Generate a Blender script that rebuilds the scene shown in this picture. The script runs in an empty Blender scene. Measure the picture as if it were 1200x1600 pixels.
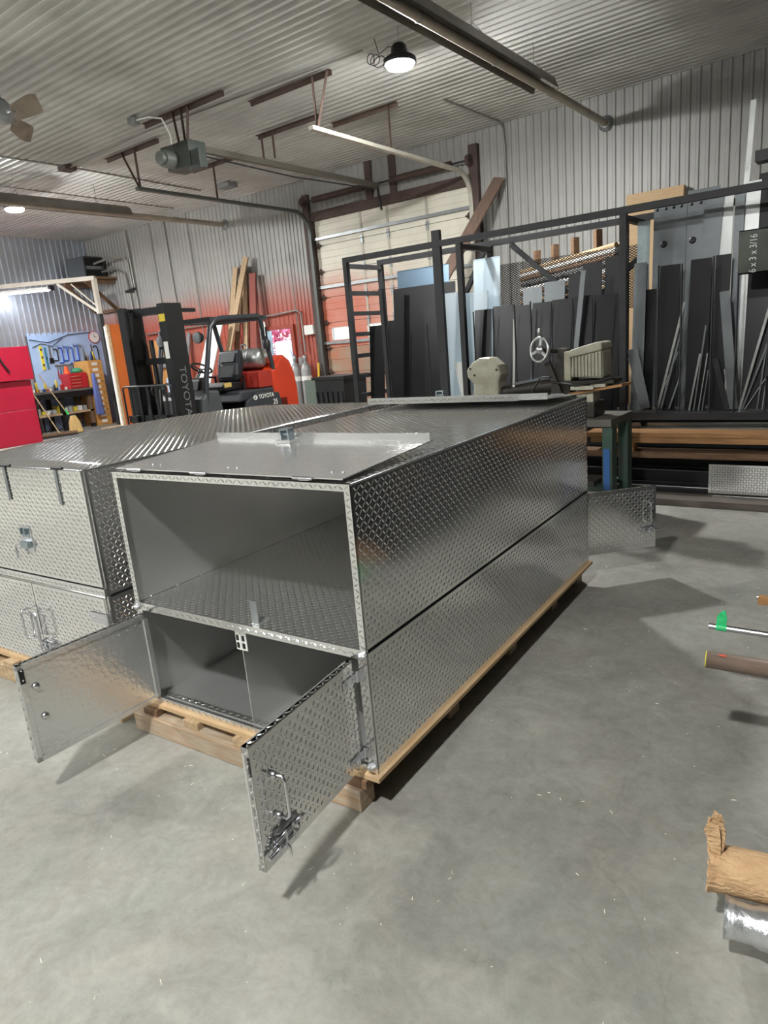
import bpy, math, random
import numpy as np
from mathutils import Matrix, Vector
random.seed(4)
sc = bpy.context.scene
C = sc.collection
PI = math.pi

# ------------------------------------------------------------------ camera
cam_d = bpy.data.cameras.new('camera'); cam = bpy.data.objects.new('camera', cam_d); C.objects.link(cam)
cam_d.sensor_fit = 'VERTICAL'; cam_d.sensor_height = 36.0; cam_d.lens = 36.0 * 1064.6 / 1600.0
cam_d.clip_start = 0.05; cam_d.clip_end = 300
_p, _r, _y = math.radians(14.1576), math.radians(-5.0162), math.radians(37.3675)
_f = Vector((-math.sin(_y) * math.cos(_p), math.cos(_y) * math.cos(_p), -math.sin(_p)))
_x = Vector((math.cos(_y), math.sin(_y), 0)); _u = _x.cross(_f)
_x2 = _x * math.cos(_r) + _u * math.sin(_r); _u2 = -_x * math.sin(_r) + _u * math.cos(_r)
cam.matrix_world = Matrix(((_x2.x, _u2.x, -_f.x, 0), (_x2.y, _u2.y, -_f.y, 0), (_x2.z, _u2.z, -_f.z, 1.622), (0, 0, 0, 1)))
sc.camera = cam

# ------------------------------------------------------------------ world, exposure, lamp strengths
wd = bpy.data.worlds.new('world'); sc.world = wd; wd.use_nodes = True
nt = wd.node_tree; nt.nodes.clear()
sky = nt.nodes.new('ShaderNodeTexSky'); sky.sky_type = 'NISHITA'; sky.sun_elevation = math.radians(38); sky.sun_rotation = math.radians(200); sky.sun_disc = False
bg = nt.nodes.new('ShaderNodeBackground'); bg.inputs['Strength'].default_value = 0.9
wo = nt.nodes.new('ShaderNodeOutputWorld')
nt.links.new(sky.outputs[0], bg.inputs[0]); nt.links.new(bg.outputs[0], wo.inputs[0])
vs = sc.view_settings
vs.view_transform = 'Standard'; vs.look = 'None'; vs.gamma = 1.0; vs.use_curve_mapping = False
vs.exposure = 0.45
LAMP = 1.0                      # one dial for every lamp in the shop

# ------------------------------------------------------------------ helpers
def L(c):
    return tuple(((v / 255) / 12.92 if v / 255 <= 0.04045 else ((v / 255 + 0.055) / 1.055) ** 2.4) for v in c)

class MB:
    def __init__(s): s.v = []; s.f = []; s.s = []; s.n = 0
    def add(s, verts, faces, smooth=False):
        b = s.n; s.v.extend([tuple(map(float, q)) for q in verts]); s.n = len(s.v)
        s.f.extend([tuple(i + b for i in f) for f in faces]); s.s.extend([smooth] * len(faces)); return s
    def box(s, x0, x1, y0, y1, z0, z1):
        return s.add([(x0,y0,z0),(x1,y0,z0),(x1,y1,z0),(x0,y1,z0),(x0,y0,z1),(x1,y0,z1),(x1,y1,z1),(x0,y1,z1)],
              [(0,3,2,1),(4,5,6,7),(0,1,5,4),(1,2,6,5),(2,3,7,6),(3,0,4,7)])
    def bar(s, p0, p1, w, h, up=(0,0,1)):
        p0 = Vector(p0); p1 = Vector(p1); d = (p1 - p0).normalized(); up = Vector(up)
        sd = d.cross(up)
        if sd.length < 1e-4: sd = d.cross(Vector((1,0,0)))
        sd.normalize(); un = sd.cross(d).normalized()
        a = sd * (w / 2); b = un * (h / 2)
        return s.add([p0-a-b, p0+a-b, p0+a+b, p0-a+b, p1-a-b, p1+a-b, p1+a+b, p1-a+b],
              [(0,1,2,3),(7,6,5,4),(0,4,5,1),(1,5,6,2),(2,6,7,3),(3,7,4,0)])
    def tube(s, p0, p1, r, n=12, r2=None, cap=True):
        p0 = Vector(p0); p1 = Vector(p1); d = (p1 - p0).normalized()
        a = d.cross(Vector((0,0,1)));
        if a.length < 1e-4: a = d.cross(Vector((1,0,0)))
        a.normalize(); b = a.cross(d)
        r2 = r if r2 is None else r2
        vs_ = [p0 + (a*math.cos(2*PI*i/n) + b*math.sin(2*PI*i/n))*r for i in range(n)] + [p1 + (a*math.cos(2*PI*i/n) + b*math.sin(2*PI*i/n))*r2 for i in range(n)]
        s.add(vs_, [(i, i+n, (i+1)%n+n, (i+1)%n) for i in range(n)], True)
        if cap:
            s.add(vs_[:n], [tuple(range(n))]); s.add(vs_[n:], [tuple(range(n-1,-1,-1))])
        return s
    def path(s, pts, r, n=8, closed=False):
        P = [Vector(q) for q in pts]; m = len(P); rings = []; pa = None
        for i in range(m):
            if closed: d = (P[(i+1)%m] - P[i-1]).normalized()
            else: d = (P[min(i+1,m-1)] - P[max(i-1,0)]).normalized()
            if pa is None:
                a = d.cross(Vector((0.31,0.2,0.93)));
                if a.length < 1e-3: a = d.cross(Vector((1,0,0)))
            else: a = pa - d * pa.dot(d)
            a.normalize(); pa = a; b = d.cross(a)
            rings += [P[i] + (a*math.cos(2*PI*k/n) + b*math.sin(2*PI*k/n))*r for k in range(n)]
        fs = [(i*n+k, i*n+(k+1)%n, ((i+1)%m)*n+(k+1)%n, ((i+1)%m)*n+k) for i in range(m if closed else m-1) for k in range(n)]
        s.add(rings, fs, True)
        if not closed:
            s.add(rings[:n], [tuple(range(n-1,-1,-1))]); s.add(rings[-n:], [tuple(range(n))])
        return s
    def lathe(s, prof, n=20, o=(0,0,0), ax=(0,0,1), smooth=True):
        o = Vector(o); d = Vector(ax).normalized(); a = d.cross(Vector((0,0,1)))
        if a.length < 1e-4: a = Vector((1,0,0))
        a.normalize(); b = d.cross(a); vs_ = []
        for r, z in prof: vs_ += [o + d*z + (a*math.cos(2*PI*i/n) + b*math.sin(2*PI*i/n))*max(r,1e-4) for i in range(n)]
        return s.add(vs_, [(j*n+i, j*n+(i+1)%n, (j+1)*n+(i+1)%n, (j+1)*n+i) for j in range(len(prof)-1) for i in range(n)], smooth)
    def prism(s, poly, a0, a1, plane='xz'):
        # poly in the named plane, extruded along the third axis from a0 to a1
        n = len(poly)
        def P(q, t): return {'xz': (q[0], t, q[1]), 'yz': (t, q[0], q[1]), 'xy': (q[0], q[1], t)}[plane]
        vs_ = [P(q, a0) for q in poly] + [P(q, a1) for q in poly]
        return s.add(vs_, [tuple(range(n)), tuple(range(2*n-1, n-1, -1))] + [(i, i+n, (i+1)%n+n, (i+1)%n) for i in range(n)])
    def quad(s, a, b, c, d): return s.add([a,b,c,d], [(0,1,2,3)])
    def plate(s, o, u, v, n, W, H, t=.003, lug=True, p=.0205, m=.008, warp=None, sub=1):
        # metal sheet with raised tread lugs on its +n side
        o = np.array(o, float); u = np.array(u, float); v = np.array(v, float); n = np.array(n, float)
        g = [(i/sub*W, j/sub*H) for j in range(sub+1) for i in range(sub+1)]
        w_ = (lambda a, b: 0.0) if warp is None else warp
        k = (sub+1)**2
        top = [o+u*a+v*b+n*w_(a,b) for a,b in g]; bot = [o+u*a+v*b+n*(w_(a,b)-t) for a,b in g]
        fs = []
        for j in range(sub):
            for i in range(sub):
                q = j*(sub+1)+i; fs.append((q,q+1,q+sub+2,q+sub+1)); fs.append((k+q,k+q+sub+1,k+q+sub+2,k+q+1))
        rim = [i for i in range(sub+1)] + [(sub+1)*j+sub for j in range(1,sub+1)] + [(sub+1)*sub+i for i in range(sub-1,-1,-1)] + [(sub+1)*j for j in range(sub-1,0,-1)]
        for a, b in zip(rim, rim[1:]+rim[:1]): fs.append((a, a+k, b+k, b))
        s.add(top+bot, fs, warp is not None)
        if not lug: return s
        Ln, Wd, h = .0242, .0066, .0022
        base = np.array([(-Ln/2,0,0),(-Ln/6,-Wd/2,0),(Ln/6,-Wd/2,0),(Ln/2,0,0),(Ln/6,Wd/2,0),(-Ln/6,Wd/2,0),(-Ln/4.5,0,h),(Ln/4.5,0,h)])
        fl = [(0,1,6),(1,2,7,6),(2,3,7),(3,4,7),(4,5,6,7),(5,0,6)]
        nu = max(1, int((W-2*m)/p)); nv = max(1, int((H-2*m)/p))
        fu = (W-(nu-1)*p)/2; fv = (H-(nv-1)*p)/2; vv = []; ff = []; c = 0
        for j in range(nv):
            for i in range(nu):
                a, b = fu+i*p, fv+j*p
                th = PI/4 if (i+j)%2 else -PI/4
                ca, sa = math.cos(th), math.sin(th)
                if nu == 1 or nv == 1: ca, sa = math.cos(th*.8), math.sin(th*.8)
                x = a + base[:,0]*ca - base[:,1]*sa; y = b + base[:,0]*sa + base[:,1]*ca
                x = np.clip(x, .0005, W-.0005); y = np.clip(y, .0005, H-.0005)
                z = base[:,2] + w_(a,b)
                vv.append(o + np.outer(x,u) + np.outer(y,v) + np.outer(z,n))
                ff += [tuple(q+c for q in f) for f in fl]; c += 8
        s.add(np.concatenate(vv).tolist(), ff, False)
        return s
    def build(s, name, mat, parent=None, M=None, bevel=0, label=None, smooth=None):
        me = bpy.data.meshes.new(name); me.from_pydata(s.v, [], s.f)
        if M is not None: me.transform(M)
        me.polygons.foreach_set('use_smooth', [bool(q) if smooth is None else smooth for q in s.s])
        me.materials.append(mat); me.update()
        o = bpy.data.objects.new(name, me); C.objects.link(o)
        if parent is not None: o.parent = parent
        if label: o['label'] = label
        if bevel:
            b = o.modifiers.new('bevel', 'BEVEL'); b.width = bevel; b.segments = 2; b.limit_method = 'ANGLE'; b.angle_limit = math.radians(40)
        return o

def tag(o, label, cat, group=None, kind=None):
    o['label'] = label; o['category'] = cat
    if group: o['group'] = group
    if kind: o['kind'] = kind
    return o
def struct(o, label, cat='structure'):
    o['kind'] = 'structure'; o['label'] = label; o['category'] = cat; return o
def thing(name, label, cat, loc=(0,0,0), rz=0, group=None):
    o = bpy.data.objects.new(name, None); C.objects.link(o); o.empty_display_size = .1
    o.location = loc; o.rotation_euler = (0,0,rz); return tag(o, label, cat, group)
def copy_tree(o, parent=None):
    c = o.copy(); C.objects.link(c); c.parent = parent
    for ch in list(o.children): copy_tree(ch, c)
    return c
def share(o, parent, loc=(0,0,0), rz=0):
    c = o.copy(); C.objects.link(c); c.parent = parent; c.location = loc; c.rotation_euler = (0,0,rz); return c
def text_part(txt, size, M, mat, parent, name='lettering', depth=.002, sx=1.0):
    cu = bpy.data.curves.new(name, 'FONT'); cu.body = txt; cu.size = size; cu.extrude = depth; cu.align_x = 'CENTER'; cu.align_y = 'CENTER'
    t = bpy.data.objects.new(name, cu); C.objects.link(t)
    dg = bpy.context.evaluated_depsgraph_get(); me = bpy.data.meshes.new_from_object(t.evaluated_get(dg))
    bpy.data.objects.remove(t); me.name = name
    me.transform(M @ Matrix.Diagonal((sx,1,1,1))); me.materials.clear(); me.materials.append(mat)
    o = bpy.data.objects.new(name, me); C.objects.link(o); o.parent = parent; return o
def frame(o, u, v):
    # matrix with columns u, v, u x v and origin o (for lettering: u = reading direction, v = up)
    u = Vector(u).normalized(); v = Vector(v).normalized(); n = u.cross(v)
    return Matrix(((u.x,v.x,n.x,o[0]),(u.y,v.y,n.y,o[1]),(u.z,v.z,n.z,o[2]),(0,0,0,1)))

# ------------------------------------------------------------------ materials
MAT = {}
def mat(name, c, rough=.6, metal=0.0, noise=0.0, nscale=8, stretch=(1,1,1), bump=0.0, bscale=60, c2=None, rvar=0.0, spec=.5, world=False):
    if name in MAT: return MAT[name]
    m = bpy.data.materials.new(name); m.use_nodes = True; t = m.node_tree; b = t.nodes['Principled BSDF']
    b.inputs['Base Color'].default_value = (*L(c),1); b.inputs['Roughness'].default_value = rough; b.inputs['Metallic'].default_value = metal
    b.inputs['Specular IOR Level'].default_value = spec
    if noise or bump or rvar:
        tc = t.nodes.new('ShaderNodeTexCoord'); mp = t.nodes.new('ShaderNodeMapping'); mp.inputs['Scale'].default_value = stretch
        if world:
            gm = t.nodes.new('ShaderNodeNewGeometry'); t.links.new(gm.outputs['Position'], mp.inputs[0])
        else: t.links.new(tc.outputs['Object'], mp.inputs[0])
    if noise:
        n = t.nodes.new('ShaderNodeTexNoise'); n.inputs['Scale'].default_value = nscale; n.inputs['Detail'].default_value = 6; n.inputs['Roughness'].default_value = .6
        t.links.new(mp.outputs[0], n.inputs[0])
        r = t.nodes.new('ShaderNodeValToRGB'); lc = L(c)
        d = L(c2) if c2 else tuple(max(0,q*(1-noise)) for q in lc)
        r.color_ramp.elements[0].color = (*d,1); r.color_ramp.elements[1].color = (*(lc if c2 else tuple(min(1,q*(1+noise*.5)) for q in lc)),1)
        r.color_ramp.elements[0].position = .32; r.color_ramp.elements[1].position = .68
        t.links.new(n.outputs['Fac'], r.inputs[0]); t.links.new(r.outputs[0], b.inputs['Base Color'])
        if rvar:
            mr = t.nodes.new('ShaderNodeMapRange'); mr.inputs['To Min'].default_value = rough-rvar; mr.inputs['To Max'].default_value = rough+rvar
            t.links.new(n.outputs['Fac'], mr.inputs[0]); t.links.new(mr.outputs[0], b.inputs['Roughness'])
    if bump:
        n2 = t.nodes.new('ShaderNodeTexNoise'); n2.inputs['Scale'].default_value = bscale; n2.inputs['Detail'].default_value = 4
        t.links.new(mp.outputs[0], n2.inputs[0]); bp = t.nodes.new('ShaderNodeBump'); bp.inputs['Strength'].default_value = bump; bp.inputs['Distance'].default_value = .02
        t.links.new(n2.outputs['Fac'], bp.inputs['Height']); t.links.new(bp.outputs[0], b.inputs['Normal'])
    MAT[name] = m; return m
def emit(name, c, s):
    if name in MAT: return MAT[name]
    m = bpy.data.materials.new(name); m.use_nodes = True; t = m.node_tree; t.nodes.clear()
    e = t.nodes.new('ShaderNodeEmission'); e.inputs[0].default_value = (*L(c),1); e.inputs[1].default_value = s
    o = t.nodes.new('ShaderNodeOutputMaterial'); t.links.new(e.outputs[0], o.inputs[0]); MAT[name] = m; return m
def overspray(name, base, c2, metal=0.0, rough=.5):
    # pale painted steel with red-oxide paint sprayed over its lower part between two stations along the wall
    m = mat(name, base, rough, metal, noise=.12, nscale=1.2, world=True); t = m.node_tree; b = t.nodes['Principled BSDF']
    src = b.inputs['Base Color'].links[0].from_socket
    g = t.nodes.new('ShaderNodeNewGeometry'); sp = t.nodes.new('ShaderNodeSeparateXYZ'); t.links.new(g.outputs['Position'], sp.inputs[0])
    n = t.nodes.new('ShaderNodeTexNoise'); n.inputs['Scale'].default_value = .8; n.inputs['Detail'].default_value = 4; t.links.new(g.outputs['Position'], n.inputs[0])
    def mr(sock, a, b_, lo, hi):
        q = t.nodes.new('ShaderNodeMapRange'); q.inputs['From Min'].default_value = a; q.inputs['From Max'].default_value = b_
        q.inputs['To Min'].default_value = lo; q.inputs['To Max'].default_value = hi; q.interpolation_type = 'SMOOTHSTEP'; t.links.new(sock, q.inputs[0]); return q.outputs[0]
    def mth(op, x, y):
        q = t.nodes.new('ShaderNodeMath'); q.operation = op
        for i, k in enumerate((x, y)):
            if isinstance(k, (int, float)): q.inputs[i].default_value = k
            else: t.links.new(k, q.inputs[i])
        return q.outputs[0]
    zz = mth('ADD', sp.outputs['Z'], mth('MULTIPLY', mth('SUBTRACT', n.outputs['Fac'], .5), .9))
    fz = mr(zz, 2.35, 3.35, 1, 0); fx = mr(mth('ADD', sp.outputs['X'], mth('MULTIPLY', n.outputs['Fac'], 1.2)), -8.6, -6.6, 1, 0)
    fy = mr(sp.outputs['Y'], 9.6, 11.4, 0, 1)
    fac = mth('MULTIPLY', mth('MULTIPLY', fz, fx), fy)
    fac = mth('MULTIPLY', fac, mr(n.outputs['Fac'], .2, .6, .72, .98))
    mx = t.nodes.new('ShaderNodeMix'); mx.data_type = 'RGBA'; t.links.new(fac, mx.inputs['Factor']); t.links.new(src, mx.inputs['A']); mx.inputs['B'].default_value = (*L(c2),1)
    t.links.new(mx.outputs['Result'], b.inputs['Base Color'])
    if metal: t.links.new(mr(fac, 0, 1, metal, 0), b.inputs['Metallic'])
    return m

def sheet_metal(name, c, rough, diff, var=.05, nscale=4, bump=0.0, bscale=50):
    # rolled aluminium: a tight glossy lobe over a little diffuse scatter
    m = bpy.data.materials.new(name); m.use_nodes = True; t = m.node_tree; t.nodes.clear()
    o = t.nodes.new('ShaderNodeOutputMaterial'); g = t.nodes.new('ShaderNodeBsdfAnisotropic'); g.distribution = 'BECKMANN'; d = t.nodes.new('ShaderNodeBsdfDiffuse'); x = t.nodes.new('ShaderNodeMixShader')
    tc = t.nodes.new('ShaderNodeTexCoord'); n = t.nodes.new('ShaderNodeTexNoise'); n.inputs['Scale'].default_value = nscale; n.inputs['Detail'].default_value = 5; t.links.new(tc.outputs['Object'], n.inputs[0])
    r = t.nodes.new('ShaderNodeMapRange'); r.inputs['To Min'].default_value = rough-var; r.inputs['To Max'].default_value = rough+var; t.links.new(n.outputs['Fac'], r.inputs[0]); t.links.new(r.outputs[0], g.inputs['Roughness'])
    g.inputs['Color'].default_value = (*L(c),1); d.inputs['Color'].default_value = (*L(c),1); x.inputs[0].default_value = diff
    if bump:
        n2 = t.nodes.new('ShaderNodeTexNoise'); n2.inputs['Scale'].default_value = bscale; n2.inputs['Detail'].default_value = 3; t.links.new(tc.outputs['Object'], n2.inputs[0])
        bp = t.nodes.new('ShaderNodeBump'); bp.inputs['Strength'].default_value = bump; bp.inputs['Distance'].default_value = .01; t.links.new(n2.outputs['Fac'], bp.inputs['Height']); t.links.new(bp.outputs[0], g.inputs['Normal']); t.links.new(bp.outputs[0], d.inputs['Normal'])
    t.links.new(g.outputs[0], x.inputs[1]); t.links.new(d.outputs[0], x.inputs[2]); t.links.new(x.outputs[0], o.inputs[0]); MAT[name] = m; return m
m_tread = sheet_metal('tread_aluminium', (234,234,232), .165, .05, .03)
m_alu = sheet_metal('mill_aluminium', (222,222,220), .24, .16, .03, 14, .17, 55)
m_chrome = mat('zinc_hardware', (215,216,220), .22, 1)
m_black = mat('black_plastic', (16,16,17), .5)
m_wood = mat('pale_pine', (188,164,130), .7, noise=.35, nscale=5, stretch=(9,1,9), c2=(152,126,94))
m_woodx = mat('pale_pine_x', (172,160,142), .75, noise=.35, nscale=5, stretch=(1,9,9), c2=(150,122,92))
m_oldwood = mat('brown_timber', (128,98,70), .8, noise=.4, nscale=5, stretch=(1,9,9), c2=(86,64,48))
m_ply = mat('plywood', (190,164,128), .7, noise=.25, nscale=6, stretch=(1,1,20), c2=(180,148,108))
m_steel = mat('dark_mill_scale', (24,25,27), .45, .2, noise=.3, nscale=3, rvar=.08)
m_rackst = mat('rack_steel', (44,44,46), .5, .2, noise=.25, nscale=6)
m_rust = mat('brown_painted_steel', (84,66,58), .65, noise=.3, nscale=5)
m_galv = mat('galvanised', (150,154,154), .42, .7, noise=.15, nscale=7)
m_white = mat('white_paint', (224,224,218), .5)
m_red = mat('crimson_paint', (152,8,42), .42, noise=.12, nscale=2.5)
# ------------------------------------------------------------------ the shop: floor, ceiling, walls
XL, XR, YB, YF, ZC = -18.4, 6.0, 11.5, -8.0, 4.95
m_floor = bpy.data.materials.new('concrete'); m_floor.use_nodes = True
def concrete(m):
    t = m.node_tree; b = t.nodes['Principled BSDF']; g = t.nodes.new('ShaderNodeNewGeometry')
    def noise(s, d=6, r=.6, dist=0):
        n = t.nodes.new('ShaderNodeTexNoise'); n.inputs['Scale'].default_value = s; n.inputs['Detail'].default_value = d; n.inputs['Roughness'].default_value = r; n.inputs['Distortion'].default_value = dist
        t.links.new(g.outputs['Position'], n.inputs[0]); return n.outputs['Fac']
    def ramp(s, a, b_, c0, c1):
        r = t.nodes.new('ShaderNodeValToRGB'); r.color_ramp.elements[0].position = a; r.color_ramp.elements[1].position = b_
        r.color_ramp.elements[0].color = (*c0,1); r.color_ramp.elements[1].color = (*c1,1); t.links.new(s, r.inputs[0]); return r.outputs[0]
    def mix(a, b_, f=1.0, ty='MULTIPLY'):
        x = t.nodes.new('ShaderNodeMix'); x.data_type = 'RGBA'; x.blend_type = ty; x.inputs['Factor'].default_value = f
        t.links.new(a, x.inputs['A']); t.links.new(b_, x.inputs['B']); return x.outputs['Result']
    c = ramp(noise(1.1, 9, .68, .4), .34, .68, L((134,134,128)), L((166,165,158)))
    c = mix(c, ramp(noise(5.5, 8, .72, 1.2), .3, .62, (.74,.74,.735), (1,1,1)))
    c = mix(c, ramp(noise(2.3, 5, .6, .6), .35, .65, (1.0,.965,.945), (.965,.985,.97)))
    c = mix(c, ramp(noise(13, 7, .75, 1.5), .26, .4, (.74,.74,.74), (1,1,1)))
    c = mix(c, ramp(noise(26, 5, .7), .3, .6, (.86,.85,.84), (1,1,1)))
    c = mix(c, ramp(noise(.45, 4, .5), .35, .65, (.88,.875,.86), (1,1,1)))
    v = t.nodes.new('ShaderNodeTexVoronoi'); v.feature = 'DISTANCE_TO_EDGE'; v.inputs['Scale'].default_value = .55
    dn = t.nodes.new('ShaderNodeTexNoise'); dn.inputs['Scale'].default_value = 2.2; dn.inputs['Detail'].default_value = 5; t.links.new(g.outputs['Position'], dn.inputs[0])
    va = t.nodes.new('ShaderNodeVectorMath'); va.operation = 'ADD'; vm = t.nodes.new('ShaderNodeVectorMath'); vm.operation = 'SCALE'; vm.inputs['Scale'].default_value = .5
    t.links.new(dn.outputs['Color'], vm.inputs[0]); t.links.new(g.outputs['Position'], va.inputs[0]); t.links.new(vm.outputs[0], va.inputs[1]); t.links.new(va.outputs[0], v.inputs['Vector'])
    c = mix(c, ramp(v.outputs['Distance'], 0, .0035, (.72,.72,.71), (1,1,1)), .35)
    t.links.new(c, b.inputs['Base Color'])
    mr = t.nodes.new('ShaderNodeMapRange'); mr.inputs['To Min'].default_value = .36; mr.inputs['To Max'].default_value = .72; t.links.new(noise(1.7, 6), mr.inputs[0]); t.links.new(mr.outputs[0], b.inputs['Roughness'])
    b.inputs['Specular IOR Level'].default_value = .38
    bp = t.nodes.new('ShaderNodeBump'); bp.inputs['Strength'].default_value = .12; bp.inputs['Distance'].default_value = .01; t.links.new(noise(35, 6), bp.inputs['Height']); t.links.new(bp.outputs[0], b.inputs['Normal'])
concrete(m_floor)
o = MB().box(XL-.2, XR+.2, YF-.2, YB+.1, -.2, 0).build('floor', m_floor); struct(o, 'grey stained concrete shop floor', 'floor')

m_ceil = mat('ceiling_liner', (206,205,199), .55, 0, noise=.3, nscale=.7, c2=(168,166,160), world=True)
m_back = overspray('painted_siding', (156,155,150), (166,74,54), 0, .45)
m_left = mat('bare_galvanised_siding', (200,206,214), .3, .75, noise=.12, nscale=2, world=True)
m_dim = mat('side_siding', (116,116,112), .6, .1, noise=.2, nscale=1.5, world=True)
m_wall = mat('wall_backing', (90,90,88), .8)
def corr(length, height, pitch, rib, a=.62, b=.09):
    # ribbed sheet in the xz plane, ribs standing up toward -y
    pts = []; k = int(round(length/pitch))
    for i in range(k):
        x = i*pitch; pts += [(x,0),(x+pitch*a,0),(x+pitch*(a+b),-rib),(x+pitch*(1-b),-rib)]
    pts.append((k*pitch,0)); pts = [(min(x,length),y) for x,y in pts]; n = len(pts)
    mb = MB(); mb.add([(x,y,0) for x,y in pts]+[(x,y,height) for x,y in pts], [(i,i+1,i+1+n,i+n) for i in range(n-1)]); return mb
PT = .137
# back wall: a backing with openings, clad in ribbed sheets
wb = MB()
for x0,x1,z0,z1 in ((XL,-11.72,0,ZC),(-11.72,-10.86,2.07,ZC),(-10.86,-10.0,0,ZC),(-10.0,-6.2,4.12,ZC),(-6.2,XR,0,ZC)): wb.box(x0,x1,YB,YB+.12,z0,z1+(.06 if z1 == ZC else 0))
wall_back = struct(wb.build('wall_back', m_wall), 'ribbed metal wall with orange overspray behind the forklift', 'wall')
def clad(parent, x0, x1, z0, z1, material, cache={}):
    n = max(1, int(round((x1-x0)/(PT*7)))); wseg = (x1-x0)/n
    for i in range(n):
        key = (round(wseg,4), round(z1-z0,3), material.name, parent.name)
        if key not in cache:
            o = corr(wseg, z1-z0, wseg/7 if wseg > .6 else wseg/max(1,round(wseg/PT)), .02, .5, .12).build('siding_panel', material, parent); o.location = (x0+i*wseg, YB-.002, z0); cache[key] = o
        else: share(cache[key], parent, (x0+i*wseg, YB-.002, z0))
clad(wall_back, XL+.02, -11.76, 0, ZC, m_back); clad(wall_back, -11.76, -10.82, 2.12, ZC, m_back); clad(wall_back, -10.82, -10.1, 0, ZC, m_back)
clad(wall_back, -10.1, -6.1, 4.26, ZC, m_back); clad(wall_back, -6.1, XR-.02, 0, ZC, m_back)
# left wall: shiny bare sheets above, pale blue board below near the bench
wl = struct(MB().box(XL-.12, XL, YF, YB+.12, 0, ZC+.06).build('wall_left', m_wall), 'bare galvanised ribbed wall above the workbench', 'wall')
first = None
for i in range(18):
    y = YB - 1.08*(i+1)
    if first is None:
        first = corr(1.08, ZC-2.5, .154, .03, .55, .1).build('siding_panel', m_left, wl); first.rotation_euler = (0,0,PI/2); first.location = (XL+.002, y, 2.5)
    else: share(first, wl, (XL+.002, y, 2.5), PI/2)
low = None
for i in range(2, 18):
    y = YB - 1.08*(i+1)
    if low is None:
        low = corr(1.08, 2.5, .154, .03, .55, .1).build('siding_panel', m_left, wl); low.rotation_euler = (0,0,PI/2); low.location = (XL+.002, y, 0)
    else: share(low, wl, (XL+.002, y, 0), PI/2)
m_blue = mat('pale_blue_board', (166,190,224), .6, noise=.1, nscale=2)
MB().box(XL+.01, XL+.03, YB-2.12, YB-.02, 0, 2.56).build('wall_board', m_blue, wl, label='pale blue painted board')
wr = struct(MB().box(XR, XR+.12, YF, YB+.12, 0, ZC+.06).build('wall_right', m_wall), 'dim ribbed wall on the right side of the shop', 'wall')
rp = None
for i in range(18):
    y = YF + 1.08*(i+1)
    if rp is None:
        rp = corr(1.08, ZC, .154, .02).build('siding_panel', m_dim, wr); rp.rotation_euler = (0,0,-PI/2); rp.location = (XR-.002, y, 0)
    else: share(rp, wr, (XR-.002, y, 0), -PI/2)
wf = struct(MB().box(XL, XR, YF-.12, YF, 0, ZC+.06).build('wall_front', m_wall), 'ribbed wall behind the viewer', 'wall')
fp = None
for i in range(24):
    x = XL + 1.0166*(i+1)
    if fp is None:
        fp = corr(1.0166, ZC, .1452, .02).build('siding_panel', m_dim, wf); fp.rotation_euler = (0,0,PI); fp.location = (x, YF+.002, 0)
    else: share(fp, wf, (x, YF+.002, 0), PI)
# ceiling: liner sheets with ribs along the back wall
ce = struct(MB().box(XL-.12, XR+.12, YF-.12, YB+.12, ZC+.03, ZC+.12).build('ceiling', m_wall), 'corrugated pale metal ceiling liner', 'ceiling')
cp = None; NY = 20; wy = (YB-YF)/NY; xs = [XL, -12.15, -7.6, -3.05, 1.5, XR]
for k in range(5):
    for i in range(NY):
        ln = xs[k+1]-xs[k]
        if i == 0:
            q = corr(wy, ln, wy/7, .036, .40, .15)
            q.v = [(z, x, y) for x, y, z in q.v]
            cp = q.build('ceiling_panel', m_ceil, ce); cp.location = (xs[k], YF, ZC+.02)
        else: share(cp, ce, (xs[k], YF+i*wy, ZC+.02))

# ------------------------------------------------------------------ high-bay lamps
def lens_mat(k): return emit('led_lens_%d' % round(k*100), (251,252,251), 1250*LAMP*k)
m_house = mat('lamp_housing', (40,40,44), .4, .6)
def high_bay(loc, label, k=1.0):
    t = thing('high_bay_lamp', label, 'lamp', loc)
    MB().lathe([(.0,.2),(.06,.2),(.085,.17),(.095,.1),(.15,.07),(.18,.05),(.185,-.002),(.16,-.002),(.155,.012)], 24).build('housing', m_house, t)
    MB().lathe([(.155,.012),(.152,-.012),(.14,-.034),(.09,-.046),(0,-.05)], 24).build('lens', lens_mat(k), t)
    MB().path([(0,0,.19),(0,0,.22),(.02,0,.24),(0,0,.26),(0,0,ZC-loc[2]-.01)], .006, 6).build('hook', m_chrome, t)
    return t
high_bay((-4.70, 7.16, 4.56), 'glaring round lamp hanging below the ceiling near the overhead door')
high_bay((-13.2, 7.0, 4.5), 'small bright lamp seen under the far left heater tube')
high_bay((-0.85, -1.1, 4.56), 'round lamp overhead, lighting the front of the open box', .85)
high_bay((-8.8, -1.1, 4.56), 'round lamp overhead, behind and left of the viewer')
high_bay((-15.6, 3.9, 4.56), 'unseen round lamp added at the far left to brighten the left wall')  # added out of view to brighten the galvanised wall and bench
high_bay((-1.6, -5.6, 4.56), 'unseen fill lamp added well behind the viewer', .65)  # added fill, reaches into the open compartments from the front
high_bay((-9.2, -5.6, 4.56), 'unseen fill lamp added near the front wall on the left')  # added fill for the surfaces facing the viewer
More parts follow.
